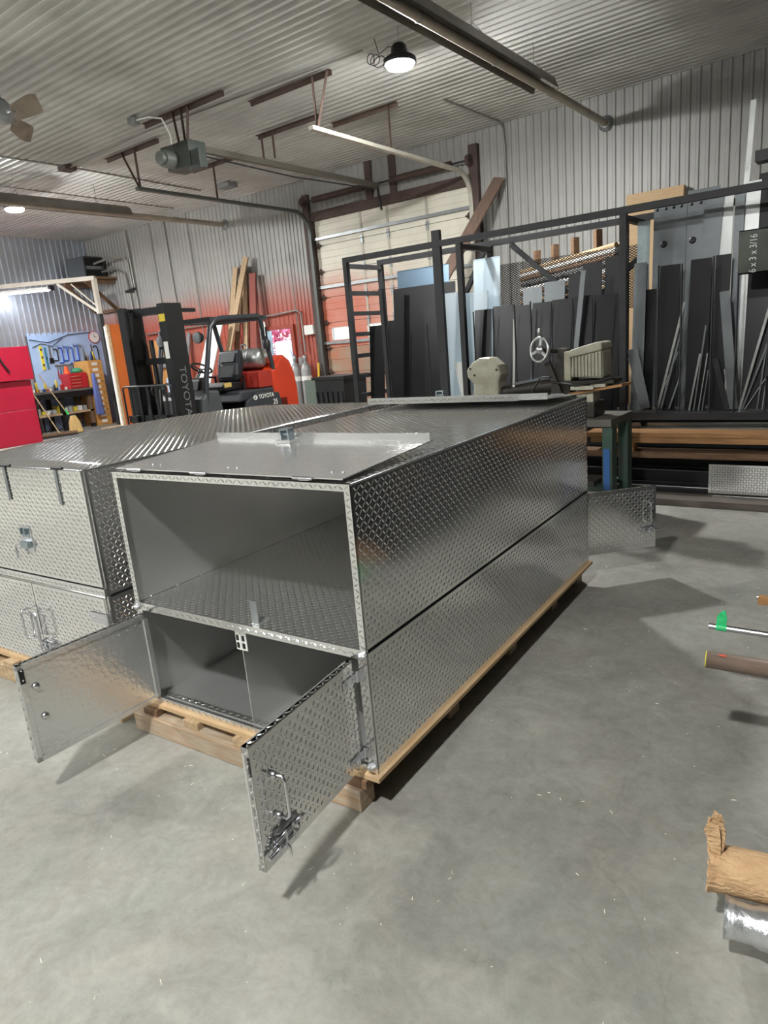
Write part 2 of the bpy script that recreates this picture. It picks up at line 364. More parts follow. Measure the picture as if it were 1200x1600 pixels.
# ------------------------------------------------------------------ tread-plate toolboxes
W, LEN, HM, HT = 1.219, 2.429, .4704, 1.049
BX, BY, BYAW = -1.360, 1.614, math.radians(2.93)
X_, Y_, Z_ = (1,0,0), (0,1,0), (0,0,1)
def handle_mb(c, u, v, n, w, h, r=.0055, out=.045):
    # D-shaped bent rod: two feet on the door, grip standing out
    c, u, v, n = (Vector(q) for q in (c,u,v,n))
    P = [c-v*h/2, c-v*h/2+n*out*.8-v*.002, c-v*h/2+n*out+v*.012+u*.0, c+v*h/2+n*out-v*.012, c+v*h/2+n*out*.8+v*.002, c+v*h/2]
    return MB().path(P, r, 8)
def make_door(parent, hinge, d, n, w, h, z0, lugs_out=True, kind='plain'):
    # hinge: (x,y) of the hinge line, d: direction of the door away from it, n: its outer side
    d = Vector((*d,0)).normalized(); n = Vector((*n,0)).normalized(); o = Vector((hinge[0],hinge[1],z0)); v = Vector((0,0,1)); t = .02
    mb = MB(); mb.plate(o, d, v, n, w, h, .003)
    mb.plate(o - n*.005, d, v, n, w, h, t-.006, False)
    # folded rim, tread showing on the edges
    mb.plate(o + v*h, d, -n, v, w, t, .002, True, .0205, 0); mb.plate(o + d*w, v, -n, d, h, t, .002, True, .0205, 0)
    dr = mb.build('door', m_tread, parent)
    inn = MB(); inn.plate(o - n*t + d*w, -d, v, -n, w, h, .002, False); 
    for a0,a1,b0,b1 in ((0,w,0,.02),(0,w,h-.02,h),(0,.02,0,h),(w-.02,w,0,h)): inn.plate(o - n*(t+.006) + d*a1 + v*b0, -d, v, -n, a1-a0, b1-b0, .006, False)
    inn.build('inner_skin', m_alu, dr, label='plain inner skin with folded rim')
    return dr, o, d, n, v
def strap_hinge(parent, p, d, n, v, ln=.085, wd=.03):
    p, d, n, v = (Vector(q) for q in (p,d,n,v)); mb = MB()
    mb.plate(p - v*wd/2 + n*.006, d, v, n, ln, wd, .004, False)
    mb.tube(p - v*(wd/2+.006) + n*.005, p + v*(wd/2+.006) + n*.005, .007, 8)
    for a in (.35,.8): mb.tube(p + d*ln*a + n*.005, p + d*ln*a + n*.009, .004, 8)
    return mb.build('hinge', m_chrome, parent)
def slide_bolt(parent, c, d, n, v):
    c, d, n, v = (Vector(q) for q in (c,d,n,v)); mb = MB()
    mb.plate(c - d*.045 - v*.02 + n*.004, d, v, n, .09, .04, .004, False)
    mb.tube(c - d*.06 + n*.014, c + d*.075 + n*.014, .007, 10)
    mb.tube(c - d*.03 + n*.012 + v*.018, c + d*.06 + n*.012 + v*.018, .004, 8)
    for a in (-.035,0,.035): mb.bar(c + d*a - v*.016 + n*.012, c + d*a + v*.016 + n*.012, .01, .022, n)
    mb.path([c + n*.02, c + n*.03 - v*.01, c + n*.032 - v*.035], .004, 6)
    return mb.build('slide_bolt', m_chrome, parent)
def shell(t, second=False):
    hL = not second
    # sides
    for xs_, nx in ((0,1),(-W,-1)):
        lug = nx > 0
        u = (0,nx,0); y0 = 0 if nx > 0 else LEN
        MB().plate((xs_,y0,0), u, Z_, (nx,0,0), LEN, HM-.008, .003, lug).build('side_panel', m_tread, t)
        MB().plate((xs_,y0,HM+.004), u, Z_, (nx,0,0), LEN, HT-HM-.004, .003, lug).build('side_panel', m_tread, t)
        MB().box(min(xs_-nx*.0056,xs_-nx*.0034), max(xs_-nx*.0056,xs_-nx*.0034), .002, LEN-.002, HM-.02, HM+.02).build('seam_strip', mat('seam_dark',(30,30,32),.5,.6), t)
        MB().bar((xs_+nx*.001,.004,HM-.009), (xs_+nx*.001,LEN-.004,HM-.009), .006, .004).build('seam_lip', m_chrome, t)
    cr = (lambda a,b: .034*math.sin(PI*min(1,max(0,b/LEN)))*(1-a/W)) if second else None
    MB().plate((-W,0,HT), X_, Y_, Z_, W, LEN, .003, True, warp=cr, sub=16 if second else 1).build('roof_panel', m_tread, t)
    MB().tube((0.001,.004,HT-.001),(0.001,LEN-.004,HT-.001),.004,6).build('edge_weld', m_chrome, t)
    MB().plate((-W+.004,.004,HM), X_, Y_, Z_, W-.008, LEN-.01, .004, hL).build('shelf_floor', m_tread, t)
    MB().plate((-W+.004,.004,.016), X_, Y_, Z_, W-.008, LEN-.01, .016, False).build('bottom_panel', m_alu, t)
    MB().plate((-W/2-.002,.015,.016), Y_, Z_, X_, LEN-.03, HM-.02, .003, False).build('divider', m_alu, t)
    # inner skins of the upper and lower compartments
    for xs_, nx in ((-W+.006,1),(-.006,-1)):
        u = (0,nx,0); y0 = .01 if nx > 0 else LEN-.01
        MB().plate((xs_,y0,HM+.001), u, Z_, (nx,0,0), LEN-.02, HT-HM-.006, .002, False).build('inner_skin', m_alu, t)
        MB().plate((xs_,y0,.017), u, Z_, (nx,0,0), LEN-.02, HM-.025, .002, False).build('inner_skin', m_alu, t)
    MB().plate((-W+.01,.01,HT-.005), Y_, X_, (0,0,-1), LEN-.02, W-.02, .002, False).build('roof_lining', m_alu, t)
    # folded frame round the front and rear openings
    for y, ny in ((0,-1),(LEN,1)):
        ux = (1,0,0) if ny < 0 else (-1,0,0); xo = -W if ny < 0 else 0
        fr = .024; e = y + ny*.002
        def strip(x0, z0, w_, h_):
            o = (x0 if ny < 0 else x0+w_, e, z0)
            return MB().plate(o, ux, Z_, (0,ny,0), w_, h_, .012, ny < 0, .0205, 0)
        strip(-W, HM+.004, fr, HT-HM-.004).build('frame_post', m_tread, t); strip(-fr, HM+.004, fr, HT-HM-.004).build('frame_post', m_tread, t)
        strip(-W+fr, HT-fr, W-2*fr, fr).build('frame_rail', m_tread, t)
        strip(-W, HM-.03, W, .034).build('frame_rail', m_tread, t)
        strip(-W, 0, fr+.012, HM-.03).build('frame_post', m_tread, t); strip(-fr-.012, 0, fr+.012, HM-.03).build('frame_post', m_tread, t)
        strip(-W+fr+.012, 0, W-2*fr-.024, .026).build('frame_rail', m_tread, t)

m_weld = mat('weld_bead', (225,228,232), .25, 1, bump=.6, bscale=120)
# --- the open box
box1 = thing('tread_plate_toolbox', 'open aluminium tread plate box on plywood pallet, doors swung wide', 'toolbox', (BX,BY,.14), BYAW)
shell(box1)
MB().plate((-W+.036,.03,.02),(1,0,0),(0,1,0),(0,0,1),W-.072,.03,.012,True,.0205,0).build('door_stop', m_tread, box1)
for x,y,z in ((-.012,-.006,HM-.012),(-W+.012,-.006,HM-.014),(-.02,-.008,.03)):
    MB().lathe([(.0,-.02),(.012,-.016),(.018,0),(.012,.016),(0,.02)],10,(x,y,z),(1,0,.3)).build('weld', m_weld, box1)
# front right door, standing straight out
dw, dh, dz = .555, .405, .03
dr, o_, d_, n_, v_ = make_door(box1, (-.05,-.006), (.07,-1), (1,.07), dw, dh, dz)
handle_mb(o_+d_*.475+v_*.205, d_, v_, n_, 0, .135).build('handle', m_chrome, dr)
for k in (-1,1):
    MB().lathe([(.012,0),(.012,.012),(.007,.016)],10,o_+d_*.475+v_*(.205+k*.0675),n_).build('handle_foot', m_chrome, dr)
slide_bolt(dr, o_+d_*.44+v_*.075, d_, n_, v_)
slide_bolt(dr, o_+d_*.475+v_*.045, d_, n_, v_)
for zz in (.05,.345): strap_hinge(dr, o_+v_*zz, d_, n_, v_)
for zz in (.05,.345): MB().plate((-.046,-.004,dz+zz-.02),(1,0,0),Z_,(0,-1,0),.04,.04,.004,False).build('hinge_leaf', m_chrome, box1)
MB().plate(o_+d_*(dw+.001)+v_*(dh-.09), -n_, v_, d_, .008, .06, .002, False).build('striker', m_black, dr)
# front left door
dl, o2, d2, n2, v2 = make_door(box1, (-W+.045,-.006), (-.07,-1), (-1,.07), dw, dh, dz)
for a,b in ((.5,.3),(.49,.17)): MB().lathe([(.014,0),(.014,.004),(.010,.009),(0,.011)],12,o2+d2*a+v2*b-n2*.022,-n2).build('bolt_head', m_chrome, dl)
MB().plate(o2+d2*(dw-.004)+v2*(dh-.075)-n2*.029, -d2, v2, -n2, .018, .055, .003, False).build('striker', m_black, dl)
for a,b in ((.5,.345),(.5,.383)): MB().lathe([(.004,0),(.004,.003),(0,.004)],8,o2+d2*(dw-.013)+v2*(b-.0)-n2*.031,-n2).build('rivet', m_chrome, dl)
for a,b in ((.14,.36),(.1,.365),(.06,.37),(.1,.05)): MB().lathe([(.004,0),(.003,.003),(0,.0035)],8,o2+d2*a+v2*b-n2*.022,-n2).build('rivet', m_chrome, dl)
# rear right door swung out past the corner
rd, o3, d3, n3, v3 = make_door(box1, (-.03,LEN+.006), (.72,.70), (.70,-.72), .5, dh, dz)
handle_mb(o3+d3*.44+v3*.24, d3, v3, n3, 0, .135).build('handle', m_chrome, rd)
slide_bolt(rd, o3+d3*.44+v3*.12, d3, n3, v3)
make_door(box1, (-W+.045,LEN+.012), (1,0), (0,1), dw, dh, dz)
# hatches folded back on to the roof
def hatch(y0, sy, tilt, nm):
    # hinge line at y0, leaf pointing sy into the roof, rising by tilt at its free end; smooth inner side up
    n = 0; w_, h_ = 1.165, .575
    c, s = math.cos(tilt), math.sin(tilt); o = Vector((-W+.025, y0, HT+.016)); v = Vector((0, sy*c, s)); nn = Vector((0,-sy*s,c)); u = Vector((1,0,0))
    mb = MB().plate(o, u, v, nn, w_, h_, .004, False)
    ht = mb.build('hatch', m_alu, box1, label='hatch folded back on the roof, smooth side up')
    MB().plate(o+v*(h_), u, nn, v, w_, .03, .003, False).build('hatch_lip', m_alu, ht)
    f = MB()
    if sy < 0: f.plate(o+v*(h_+.001)-nn*.008, u, nn, v, w_*.86, .036, .003, True, .0205, 0)
    else: f.plate(o+v*(h_+.012)+nn*.0+u*w_, -u, v, nn, w_, .012, .003, False)
    f.build('hatch_edge', m_tread, ht)
    b = MB(); cc = o + u*w_*.42 + v*(h_-.055)
    b.bar(cc-u*.04+nn*.008, cc+u*.04+nn*.008, .07, .014, nn); b.build('latch_base', m_alu, ht)
    b = MB()
    for k in (-1,1): b.bar(cc+u*.022*k-v*.02+nn*.035, cc+u*.022*k+v*.02+nn*.035, .006, .05, nn)
    b.bar(cc-u*.024+nn*.058, cc+u*.024+nn*.058, .04, .005, nn); b.tube(cc-u*.03+nn*.035, cc+u*.03+nn*.035, .008, 10)
    b.build('latch', mat('latch_zinc',(172,184,190),.3,1), ht)
    for a in (.1,.42,.85): strap = MB().plate(o+u*w_*a+nn*.001-v*.012, u, v, nn, .045, .012, .01, False).tube(o+u*(w_*a-.02)-v*.014,o+u*(w_*a+.065)-v*.014,.006,8).build('hinge', m_chrome, ht)
    for a in (.13,.17,.5,.54,.92,.96):
        MB().lathe([(.004,0),(.004,.004),(0,.005)],8,o+u*w_*a+v*.07,nn).build('rivet', m_chrome, ht)
    return ht
hatch(.004, 1, math.radians(2.6), 'front')
hatch(LEN-.004, -1, math.radians(3.8), 'rear')
br = MB(); br.plate((-.555,.03,HM+.003),X_,Y_,Z_,.035,.07,.003,False); br.plate((-.555,.03,HM+.003),X_,Z_,(0,-1,0),.035,.09,.003,False)
br.build('latch_bracket', m_galv, box1)
for k in (0,1):
    q = MB(); x = -W/2-.03+k*.03; q.plate((x,.012,HM-.115),X_,Z_,(0,-1,0),.026,.075,.004,False); q.build('catch_plate', m_white, box1)
    q = MB(); q.plate((x+.007,.0075,HM-.105),X_,Z_,(0,-1,0),.012,.022,.003,False); q.plate((x+.007,.0075,HM-.073),X_,Z_,(0,-1,0),.012,.022,.003,False); q.build('catch_slot', m_black, box1)
for i in range(16):
    MB().lathe([(.006,0),(.006,.003),(0,.005)],8,(-W+.03,.06+i*.145,HM+.012),(1,0,0)).build('screw_head', m_chrome, box1)

# --- the closed box beside it
box2 = thing('tread_plate_toolbox', 'closed aluminium tread plate box left of the open one', 'toolbox', (BX-1.415*math.cos(BYAW), BY-1.415*math.sin(BYAW), .14), BYAW)
shell(box2, True)
fy = -.016
h2 = MB().plate((-W+.004,fy,HM+.045),X_,Z_,(0,-1,0),W-.008,HT-HM-.045,.004).plate((-.004,fy,HM+.045),Y_,Z_,X_,.014,HT-HM-.045,.003,False).plate((-W+.004,fy,HT),X_,Y_,Z_,W-.008,.014,.003,False).build('hatch', m_tread, box2)
for x in (-.62,-.19,-1.1):
    MB().plate((x-.014,fy-.004,HT-.16),X_,Z_,(0,-1,0),.028,.16,.004,False).build('hinge_strap', m_galv, h2)
    MB().tube((x-.03,fy,HT+.006),(x+.05,fy+.004,HT+.006),.006,8).plate((x+.006,fy-.004,HT-.16),X_,Z_,(0,-1,0),.008,.16,.012,False).build('hinge', m_black, h2)
la = MB(); la.plate((-.60,fy-.004,HM+.16),X_,Z_,(0,-1,0),.095,.13,.006,False); la.build('latch_plate', m_chrome, h2)
la = MB(); la.plate((-.585,fy-.006,HM+.235),X_,Z_,(0,-1,0),.065,.045,.004,False); la.bar((-.585,fy-.014,HM+.2),(-.52,fy-.014,HM+.2),.02,.03,(0,0,1)); la.bar((-.575,fy-.012,HM+.25),(-.575,fy-.012,HM+.28),.01,.01); la.bar((-.54,fy-.012,HM+.25),(-.54,fy-.012,HM+.28),.01,.01); la.build('paddle_latch', mat('latch_zinc',(172,184,190),.3,1), h2)
MB().path([(-.60,fy-.012,HM+.2),(-.615,fy-.03,HM+.2),(-.62,fy-.03,HM+.17)],.003,6).plate((-.63,fy-.03,HM+.13),X_,Z_,(0,-1,0),.02,.05,.002,False).build('key', m_galv, h2)
MB().plate((-W,fy,HM-.002),X_,Z_,(0,-1,0),W,.038,.012,True,.0205,0).tube((-W,fy-.001,HM-.002),(0,fy-.001,HM-.002),.004,6).build('drip_rail', m_tread, box2)
for x0,x1,s in ((-W+.012,-W/2-.003,1),(-W/2+.003,-.02,-1)):
    dd = MB().plate((x0,fy,.028),X_,Z_,(0,-1,0),x1-x0,HM-.04,.012).build('door', m_tread, box2)
    cx = -W/2 + (-.03-.045 if s > 0 else .03+.02)
    P = Vector((cx,fy,.24)); hw = .085
    MB().path([P+Vector((-hw*.0,0,.075)),P+Vector((0,-.035,.078)),P+Vector((.0,-.045,.06)),P+Vector((.0,-.045,-.06)),P+Vector((0,-.035,-.078)),P+Vector((0,0,-.075))],.0055,8).path([P+Vector((.0,-.045,.066)),P+Vector((-.085*s*-1,-.02,.066)),P+Vector((-.085*s*-1,-.02,-.066)),P+Vector((0,-.045,-.066))],.005,8).build('handle', m_chrome, dd)
slide_bolt(box2, (-W/2+.03,fy,.12), X_, (0,-1,0), Z_); slide_bolt(box2, (-W/2+.05,fy,.145), X_, (0,-1,0), Z_)
for zz in (.36,.06): strap_hinge(box2, (-.008,fy-.001,zz), (-1,0,0), (0,-1,0), Z_, .13, .05)

# ------------------------------------------------------------------ pallets
def pallet(label, loc, material_x, wmat, x1=-.05):
    t = thing('pallet', label, 'pallet', loc, BYAW)
    MB().box(-W-.03,.018,-.022,LEN+.03,.122,.1385).build('deck_board', m_ply, t)
    for x in (-1.205,-.945,-.64,-.36,-.075):
        MB().box(x-.045,x+.045,-.035-random.random()*.03,LEN-.02,.086,.1215).build('stringer', m_oldwood if x in (-1.205,-.075) else m_wood, t, bevel=.003)
    for y in (-.055,.62,1.28,1.9,2.36):
        MB().box(-1.31,x1,y,y+.09,0.0005,.0855).build('beam', wmat, t, bevel=.004)
    return t
pallet('rough timber pallet with plywood deck under the open box', (BX,BY,0), None, m_woodx)
pallet('fresh pine pallet under the closed box', box2.location[:2]+(0,) if False else (box2.location[0],box2.location[1],0), None, m_wood, 0)
# ------------------------------------------------------------------ overhead door in the back wall
DX0, DX1, DZ = -9.95, -6.25, 4.13
d1 = thing('door_1', 'tall sectional overhead door with orange overspray and small windows', 'door', (0,0,0)); d1['kind'] = 'structure'
m_door = overspray('door_skin', (222,217,200), (198,96,66), 0, .5)
m_bare = mat('primered_skin', (150,142,124), .6, noise=.3, nscale=2, c2=(176,110,80), world=True)
m_jamb = mat('brown_jamb', (82,66,60), .7, noise=.3, nscale=4)
NS = 8; sh = DZ/NS; yd = YB+.02
def section(z, material, holes=()):
    mb = MB(); xs_ = [DX0] + [q for h in holes for q in h] + [DX1]; t = .045
    zz = [z+.004, z+sh*.25, z+sh*.27, z+sh*.5, z+sh*.52, z+sh*.75, z+sh*.77, z+sh-.004]
    off = [0,0,.008,.008,0,0,.008,.008]
    cols = sorted(set(xs_))
    for i in range(len(cols)-1):
        a, b = cols[i], cols[i+1]; hole = any(abs(a-h[0]) < 1e-6 for h in holes)
        if hole:
            mb.box(a,b,yd,yd+t,z+.004,z+sh*.3); mb.box(a,b,yd,yd+t,z+sh*.76,z+sh-.004)
        else:
            pts = [(yd+o, q) for q, o in zip(zz, off)] + [(yd+t, z+sh-.004), (yd+t, z+.004)]
            mb.prism(pts, a, b, 'yz')
    return mb.build('door_section', material, d1)
for i in range(1,NS): MB().box(DX0,DX1,yd+.03,yd+.044,i*sh-.012,i*sh+.012).build('leak_stop_strip', m_jamb, d1)  # backing strips added so no daylight leaks between the sections
MB().box(DX0-.06,DX0+.005,yd+.05,yd+.06,0,DZ).build('weather_strip', m_jamb, d1); MB().box(DX1-.005,DX1+.06,yd+.05,yd+.06,0,DZ).build('weather_strip', m_jamb, d1)
wins = [(-9.74,-9.2),(-8.78,-8.24),(-7.82,-7.28)]
m_pane = bpy.data.materials.new('window_glass'); m_pane.use_nodes = True
_b = m_pane.node_tree.nodes['Principled BSDF']; _b.inputs['Transmission Weight'].default_value = 1.0; _b.inputs['Roughness'].default_value = .25; _b.inputs['IOR'].default_value = 1.1
for i in range(NS):
    s_ = section(i*sh, m_bare if i < 3 else m_door, wins if i == 3 else ())
    if i == 3:
        for a,b in wins:
            MB().box(a+.005,b-.005,yd+.02,yd+.026,i*sh+sh*.3,i*sh+sh*.76).build('pane', m_pane, s_)
            f = MB()
            for q in ((a-.02,b+.02,i*sh+sh*.28,i*sh+sh*.32),(a-.02,b+.02,i*sh+sh*.74,i*sh+sh*.79),(a-.02,a+.015,i*sh+sh*.3,i*sh+sh*.77),(b-.015,b+.02,i*sh+sh*.3,i*sh+sh*.77)): f.box(q[0],q[1],yd-.012,yd+.012,q[2],q[3])
            f.build('window_frame', m_white, s_)
for z in (3.72,2.76,1.62): MB().box(DX0-.02,DX1+.02,yd-.06,yd-.005,z,z+.055).build('strut', m_galv, d1)
for x in (-8.75,-8.1,-7.2):
    for i in range(1,NS):
        MB().box(x-.03,x+.03,yd-.022,yd-.002,i*sh-.1,i*sh+.06).tube((x-.035,yd-.02,i*sh),(x+.035,yd-.02,i*sh),.012,8).build('hinge', m_galv, d1)
    MB().box(x-.025,x+.025,yd-.008,yd,0.02,DZ-.02).build('stile', mat('stile_paint',(186,180,164),.5), d1)
for x in (DX0+.06,DX1-.06):
    for i in range(1,NS): MB().prism([(x-.07,i*sh),(x,i*sh+.07),(x+.07,i*sh),(x,i*sh-.07)],yd-.02,yd-.006,'xz').tube((x-.06,yd-.04,i*sh),(x+.1,yd-.04,i*sh),.014,8).build('roller_hinge', m_rust, d1)
# jambs, header, spring shaft
MB().box(-10.14,-9.98,YB-.1,YB+.05,0,4.62).build('jamb', m_jamb, d1); MB().box(-6.22,-6.05,YB-.1,YB+.05,0,4.72).build('jamb', m_jamb, d1)
MB().box(-9.98,-6.22,YB-.07,YB+.05,4.10,4.27).build('header', m_jamb, d1)
for x in (-8.42,-7.86): MB().box(x-.07,x+.07,YB-.06,YB-.02,4.27,ZC-.02).build('post', m_jamb, d1)
MB().tube((-10.05,YB-.2,4.46),(-6.12,YB-.2,4.46),.016,10).build('shaft', m_rackst, d1)
for a,b in ((-9.75,-8.45),(-7.8,-6.5)):
    sp = MB(); n = 60; sp.path([(a+(b-a)*i/(n*8), YB-.2+.052*math.cos(i*2*PI/8), 4.46+.052*math.sin(i*2*PI/8)) for i in range(n*8+1)], .011, 5); sp.build('spring', m_rust, d1)
for x in (-10.02,-6.16): MB().tube((x-.03,YB-.2,4.46),(x+.03,YB-.2,4.46),.09,16).build('cable_drum', m_rust, d1)
def track(x, ly, matr):
    # vertical rail, bend, then a horizontal rail running into the shop
    pts = [(x,YB-.09,.05),(x,YB-.09,3.85)] + [(x,YB-.09-.42*(1-math.cos(a)),3.85+.42*math.sin(a)) for a in [PI/2*i/8 for i in range(1,9)]] + [(x,ly,4.29)]
    mb = MB()
    for a,b in zip(pts,pts[1:]):
        mb.bar(a,b,.05,.075,(1,0,0))
    mb.build('track', matr, d1)
track(-10.0, 7.35, mat('grey_track',(84,88,84),.5,.4)); track(-6.2, 7.3, mat('pale_track',(188,184,170),.5,.2,noise=.2,nscale=4))
# rail hangers: a ceiling angle with struts down to the rail
def hanger(x0, x1, y, drops, label, zb=4.31):
    t = thing('rail_hanger', label, 'bracket', (0,0,0), 0, None)
    MB().box(x0,x1,y-.03,y+.03,ZC-.062,ZC-.055).box(x0,x1,y+.023,y+.03,ZC-.115,ZC-.055).build('ceiling_angle', m_rust, t)
    for xa, xb in drops: MB().bar((xa,y,ZC-.06),(xb,y,zb),.006,.04,(0,1,0)).build('drop_strap', m_rust, t)
    return t
hanger(-10.8,-9.4,7.42,((-10.0,-10.0),(-10.35,-10.02)),'dark angle bracket holding the left end of the grey door rail')
hanger(-7.35,-5.9,7.42,((-6.2,-6.2),(-5.95,-6.18)),'dark angle bracket holding the end of the pale door rail')
hanger(-8.4,-7.1,8.56,((-8.06,-8.06),(-8.3,-8.3)),'dark ceiling angle with short straps to the opener rail',4.5)
hanger(-10.58,-9.42,9.02,((-10.0,-10.0),),'slim ceiling angle with one strap to the grey rail')
hanger(-7.27,-6.05,9.06,((-6.2,-6.2),),'slim ceiling angle with one strap to the pale rail')
t = thing('door_opener', 'grey motor unit of the overhead door opener, hung from a ceiling angle', 'opener', (0,0,0))
m_op = mat('opener_grey',(74,80,76),.5,.2,noise=.25,nscale=6)
MB().box(-8.95,-7.25,6.83,6.89,ZC-.062,ZC-.055).box(-8.95,-7.25,6.88,6.887,ZC-.12,ZC-.055).build('ceiling_angle', m_rust, t)
for xa,xb in ((-8.28,-8.22),(-8.1,-8.1),(-7.95,-8.06)): MB().bar((xa,6.86,ZC-.06),(xb,6.86,4.42),.008,.04,(0,1,0)).build('drop_strap', m_rust, t)
MB().box(-8.36,-7.86,6.7,7.0,4.12,4.44).build('body', m_op, t, bevel=.01)
MB().box(-8.5,-8.36,6.74,6.78,4.22,4.46).build('side_plate', m_op, t); MB().box(-7.95,-7.7,6.72,6.76,4.06,4.3).build('side_plate', m_op, t)
MB().tube((-8.2,6.70,4.24),(-8.2,6.52,4.24),.11,18).tube((-8.2,6.52,4.24),(-8.2,6.46,4.24),.085,18).build('motor', mat('motor_grey',(120,124,118),.45,.5), t)
MB().box(-8.14,-8.06,7.0,YB-.2,4.38,4.46).build('rail', mat('opener_rail',(112,108,98),.55,.3), t)
MB().path([(-8.1,7.0,4.34),(-8.1,9,4.29),(-8.1,11.2,4.35)],.012,6).build('chain', m_rackst, t)
MB().bar((-8.1,YB-.22,4.4),(-8.1,YB-.14,4.0),.03,.03).build('door_arm', m_rackst, t)
tag(MB().box(-8.98,-8.86,6.62,6.74,ZC-.11,ZC-.02).build('outlet_box', m_galv), 'small junction box on the ceiling beside the opener bracket', 'junction box')
tag(MB().path([(-8.855,6.68,ZC-.06),(-8.6,6.7,ZC-.08),(-8.38,6.74,ZC-.14),(-8.3,6.78,4.6),(-8.3,6.78,4.45)],.012,6).build('opener_cable', m_white), 'thin pale cord running down to the opener motor', 'cord')

# ------------------------------------------------------------------ radiant tube heaters
def heater(x, z, y0, yr, label, rw, group=None):
    t = thing('tube_heater', label, 'heater', (0,0,0))
    MB().tube((x,y0,z),(x,YB-.02,z),.052,18).build('tube', mat('heater_tube',(168,160,146),.5,.5,noise=.2,nscale=4), t)
    pr = [(-rw,-.02),(-rw*.72,.1),(-rw*.3,.15),(rw*.3,.15),(rw*.72,.1),(rw,-.02)]
    r = MB(); n = len(pr)
    v0 = [(x+a,y0,z+b) for a,b in pr]+[(x+a*.97,y0,z+b-.006) for a,b in pr]; v1 = [(x+a,yr,z+b) for a,b in pr]+[(x+a*.97,yr,z+b-.006) for a,b in pr]
    r.add(v0+v1, [(i,i+1,2*n+i+1,2*n+i) for i in range(n-1)]+[(n+i+1,n+i,3*n+i,3*n+i+1) for i in range(n-1)]+[(0,2*n,3*n,n),(n-1,2*n-1,4*n-1,3*n-1)]+[(2*n+i,2*n+i+1,3*n+i+1,3*n+i) for i in range(n-1)])
    r.build('reflector', mat('heater_reflector',(120,116,108),.4,.6,noise=.2,nscale=5), t)
    MB().lathe([(.052,-.06),(.075,-.06),(.075,-.01),(.115,-.01),(.115,0)],20,(x,YB-.02,z),(0,1,0)).build('flange', m_galv, t)
    y = y0+.6
    while y < yr+.3:
        MB().tube((x,y,z+.15),(x,y,ZC-.01),.006,6).path([(x-.12,y,z+.1),(x,y,z+.24),(x+.12,y,z+.1)],.006,6).build('hanger', m_chrome, t)
        MB().lathe([(.057,-.015),(.06,0),(.057,.015)],16,(x,y+.5,z),(0,1,0)).build('joint_ring', m_galv, t)
        y += 1.55
    return t
heater(-12.6, 4.46, 1.5, 8.95, 'long tube heater across the far left under the ceiling', .17)
heater(-3.86, 4.52, .5, 9.2, 'large tube heater with reflector running overhead to the back wall', .17)

# ------------------------------------------------------------------ ceiling fan, conduit, boxes
t = thing('ceiling_fan', 'ceiling fan with grimy metal blades at the upper left', 'fan', (-8.55,4.62,0))
MB().tube((0,0,4.62),(0,0,ZC-.01),.012,8).build('rod', m_rackst, t)
MB().lathe([(0,.2),(.05,.2),(.1,.14),(.13,.05),(.12,0),(.06,-.05),(0,-.06)],20,(0,0,4.47)).build('motor', m_galv, t)
m_blade = mat('fan_blade',(132,120,104),.6,.2,noise=.3,nscale=5)
for k in range(3):
    a = math.radians(4+125*k); d = Vector((math.cos(a),math.sin(a),0)); s = Vector((-math.sin(a),math.cos(a),0)); o = Vector((0,0,4.48))
    pr = []
    for q,wd in ((.2,.035),(.35,.055),(.5,.075),(.62,.078),(.68,.06),(.71,.02)): pr.append((q,wd))
    up = [o+d*q+s*w_+Vector((0,0,-.07)) for q,w_ in pr]; dn = [o+d*q-s*w_-Vector((0,0,-.07)) for q,w_ in pr]
    mb = MB(); n = len(pr); th = Vector((0,0,.006))
    mb.add(up+dn+[q-th for q in up]+[q-th for q in dn], [(i,i+1,n+i+1,n+i) for i in range(n-1)]+[(2*n+i+1,2*n+i,3*n+i,3*n+i+1) for i in range(n-1)]+[(i,2*n+i,2*n+i+1,i+1) for i in range(n-1)]+[(n+i+1,3*n+i+1,3*n+i,n+i) for i in range(n-1)]+[(n-1,2*n-1+2*n,0,0)][:0])
    b_ = mb.build('blade', m_blade, t)
    MB().bar(o+d*.1,o+d*.26,.05,.01).build('blade_iron', m_galv, b_)
m_cond = mat('conduit',(140,138,132),.5,.5)
def conduit(pts, label, r=.016, m=None): return tag(MB().path(pts, r, 8).build('conduit', m or m_cond), label, 'conduit')
conduit([(-11.65,3,ZC-.02),(-11.65,7.22,ZC-.02),(-11.9,10.3,ZC-.02)], 'ceiling conduit running from the left toward the back wall')
conduit([(-13.4,6.9,ZC-.055),(-11.78,7.24,ZC-.055),(-9.2,7.1,ZC-.055),(-5.3,7.3,ZC-.055)], 'thin ceiling conduit running across toward the bright lamp', .012)
conduit([(-13.45,3,ZC-.02),(-13.45,6.9,ZC-.02),(-13.6,10.9,ZC-.02)], 'ceiling conduit above the far left heater tube', .014)
conduit([(-15.0,4,ZC-.02),(-15.0,11.3,ZC-.02)], 'ceiling conduit nearest the left wall', .014)
conduit([(-5.6,9.6,ZC-.03),(-5.55,YB-.2,ZC-.04),(-5.54,YB-.1,ZC-.12),(-5.54,YB-.06,4.5),(-5.54,YB-.06,2.0)], 'conduit bending from the ceiling down the wall right of the overhead door')
tag(MB().box(-11.76,-11.54,7.12,7.34,ZC-.09,ZC-.005).build('junction_box', m_rust), 'square junction box where the ceiling conduits cross', 'junction box')
tag(MB().box(-11.35,-11.0,10.25,10.5,ZC-.1,ZC-.02).build('junction_box', m_galv), 'junction box on the ceiling near the left door rail', 'junction box')
loops = MB()
for k in range(3): loops.path([(-5.12+.06*k+.05*math.sin(a)*(1+.3*k),7.2,ZC-.16-.09*(1-math.cos(a))*.6-.03*k) for a in [2*PI*i/14 for i in range(15)]],.005,5)
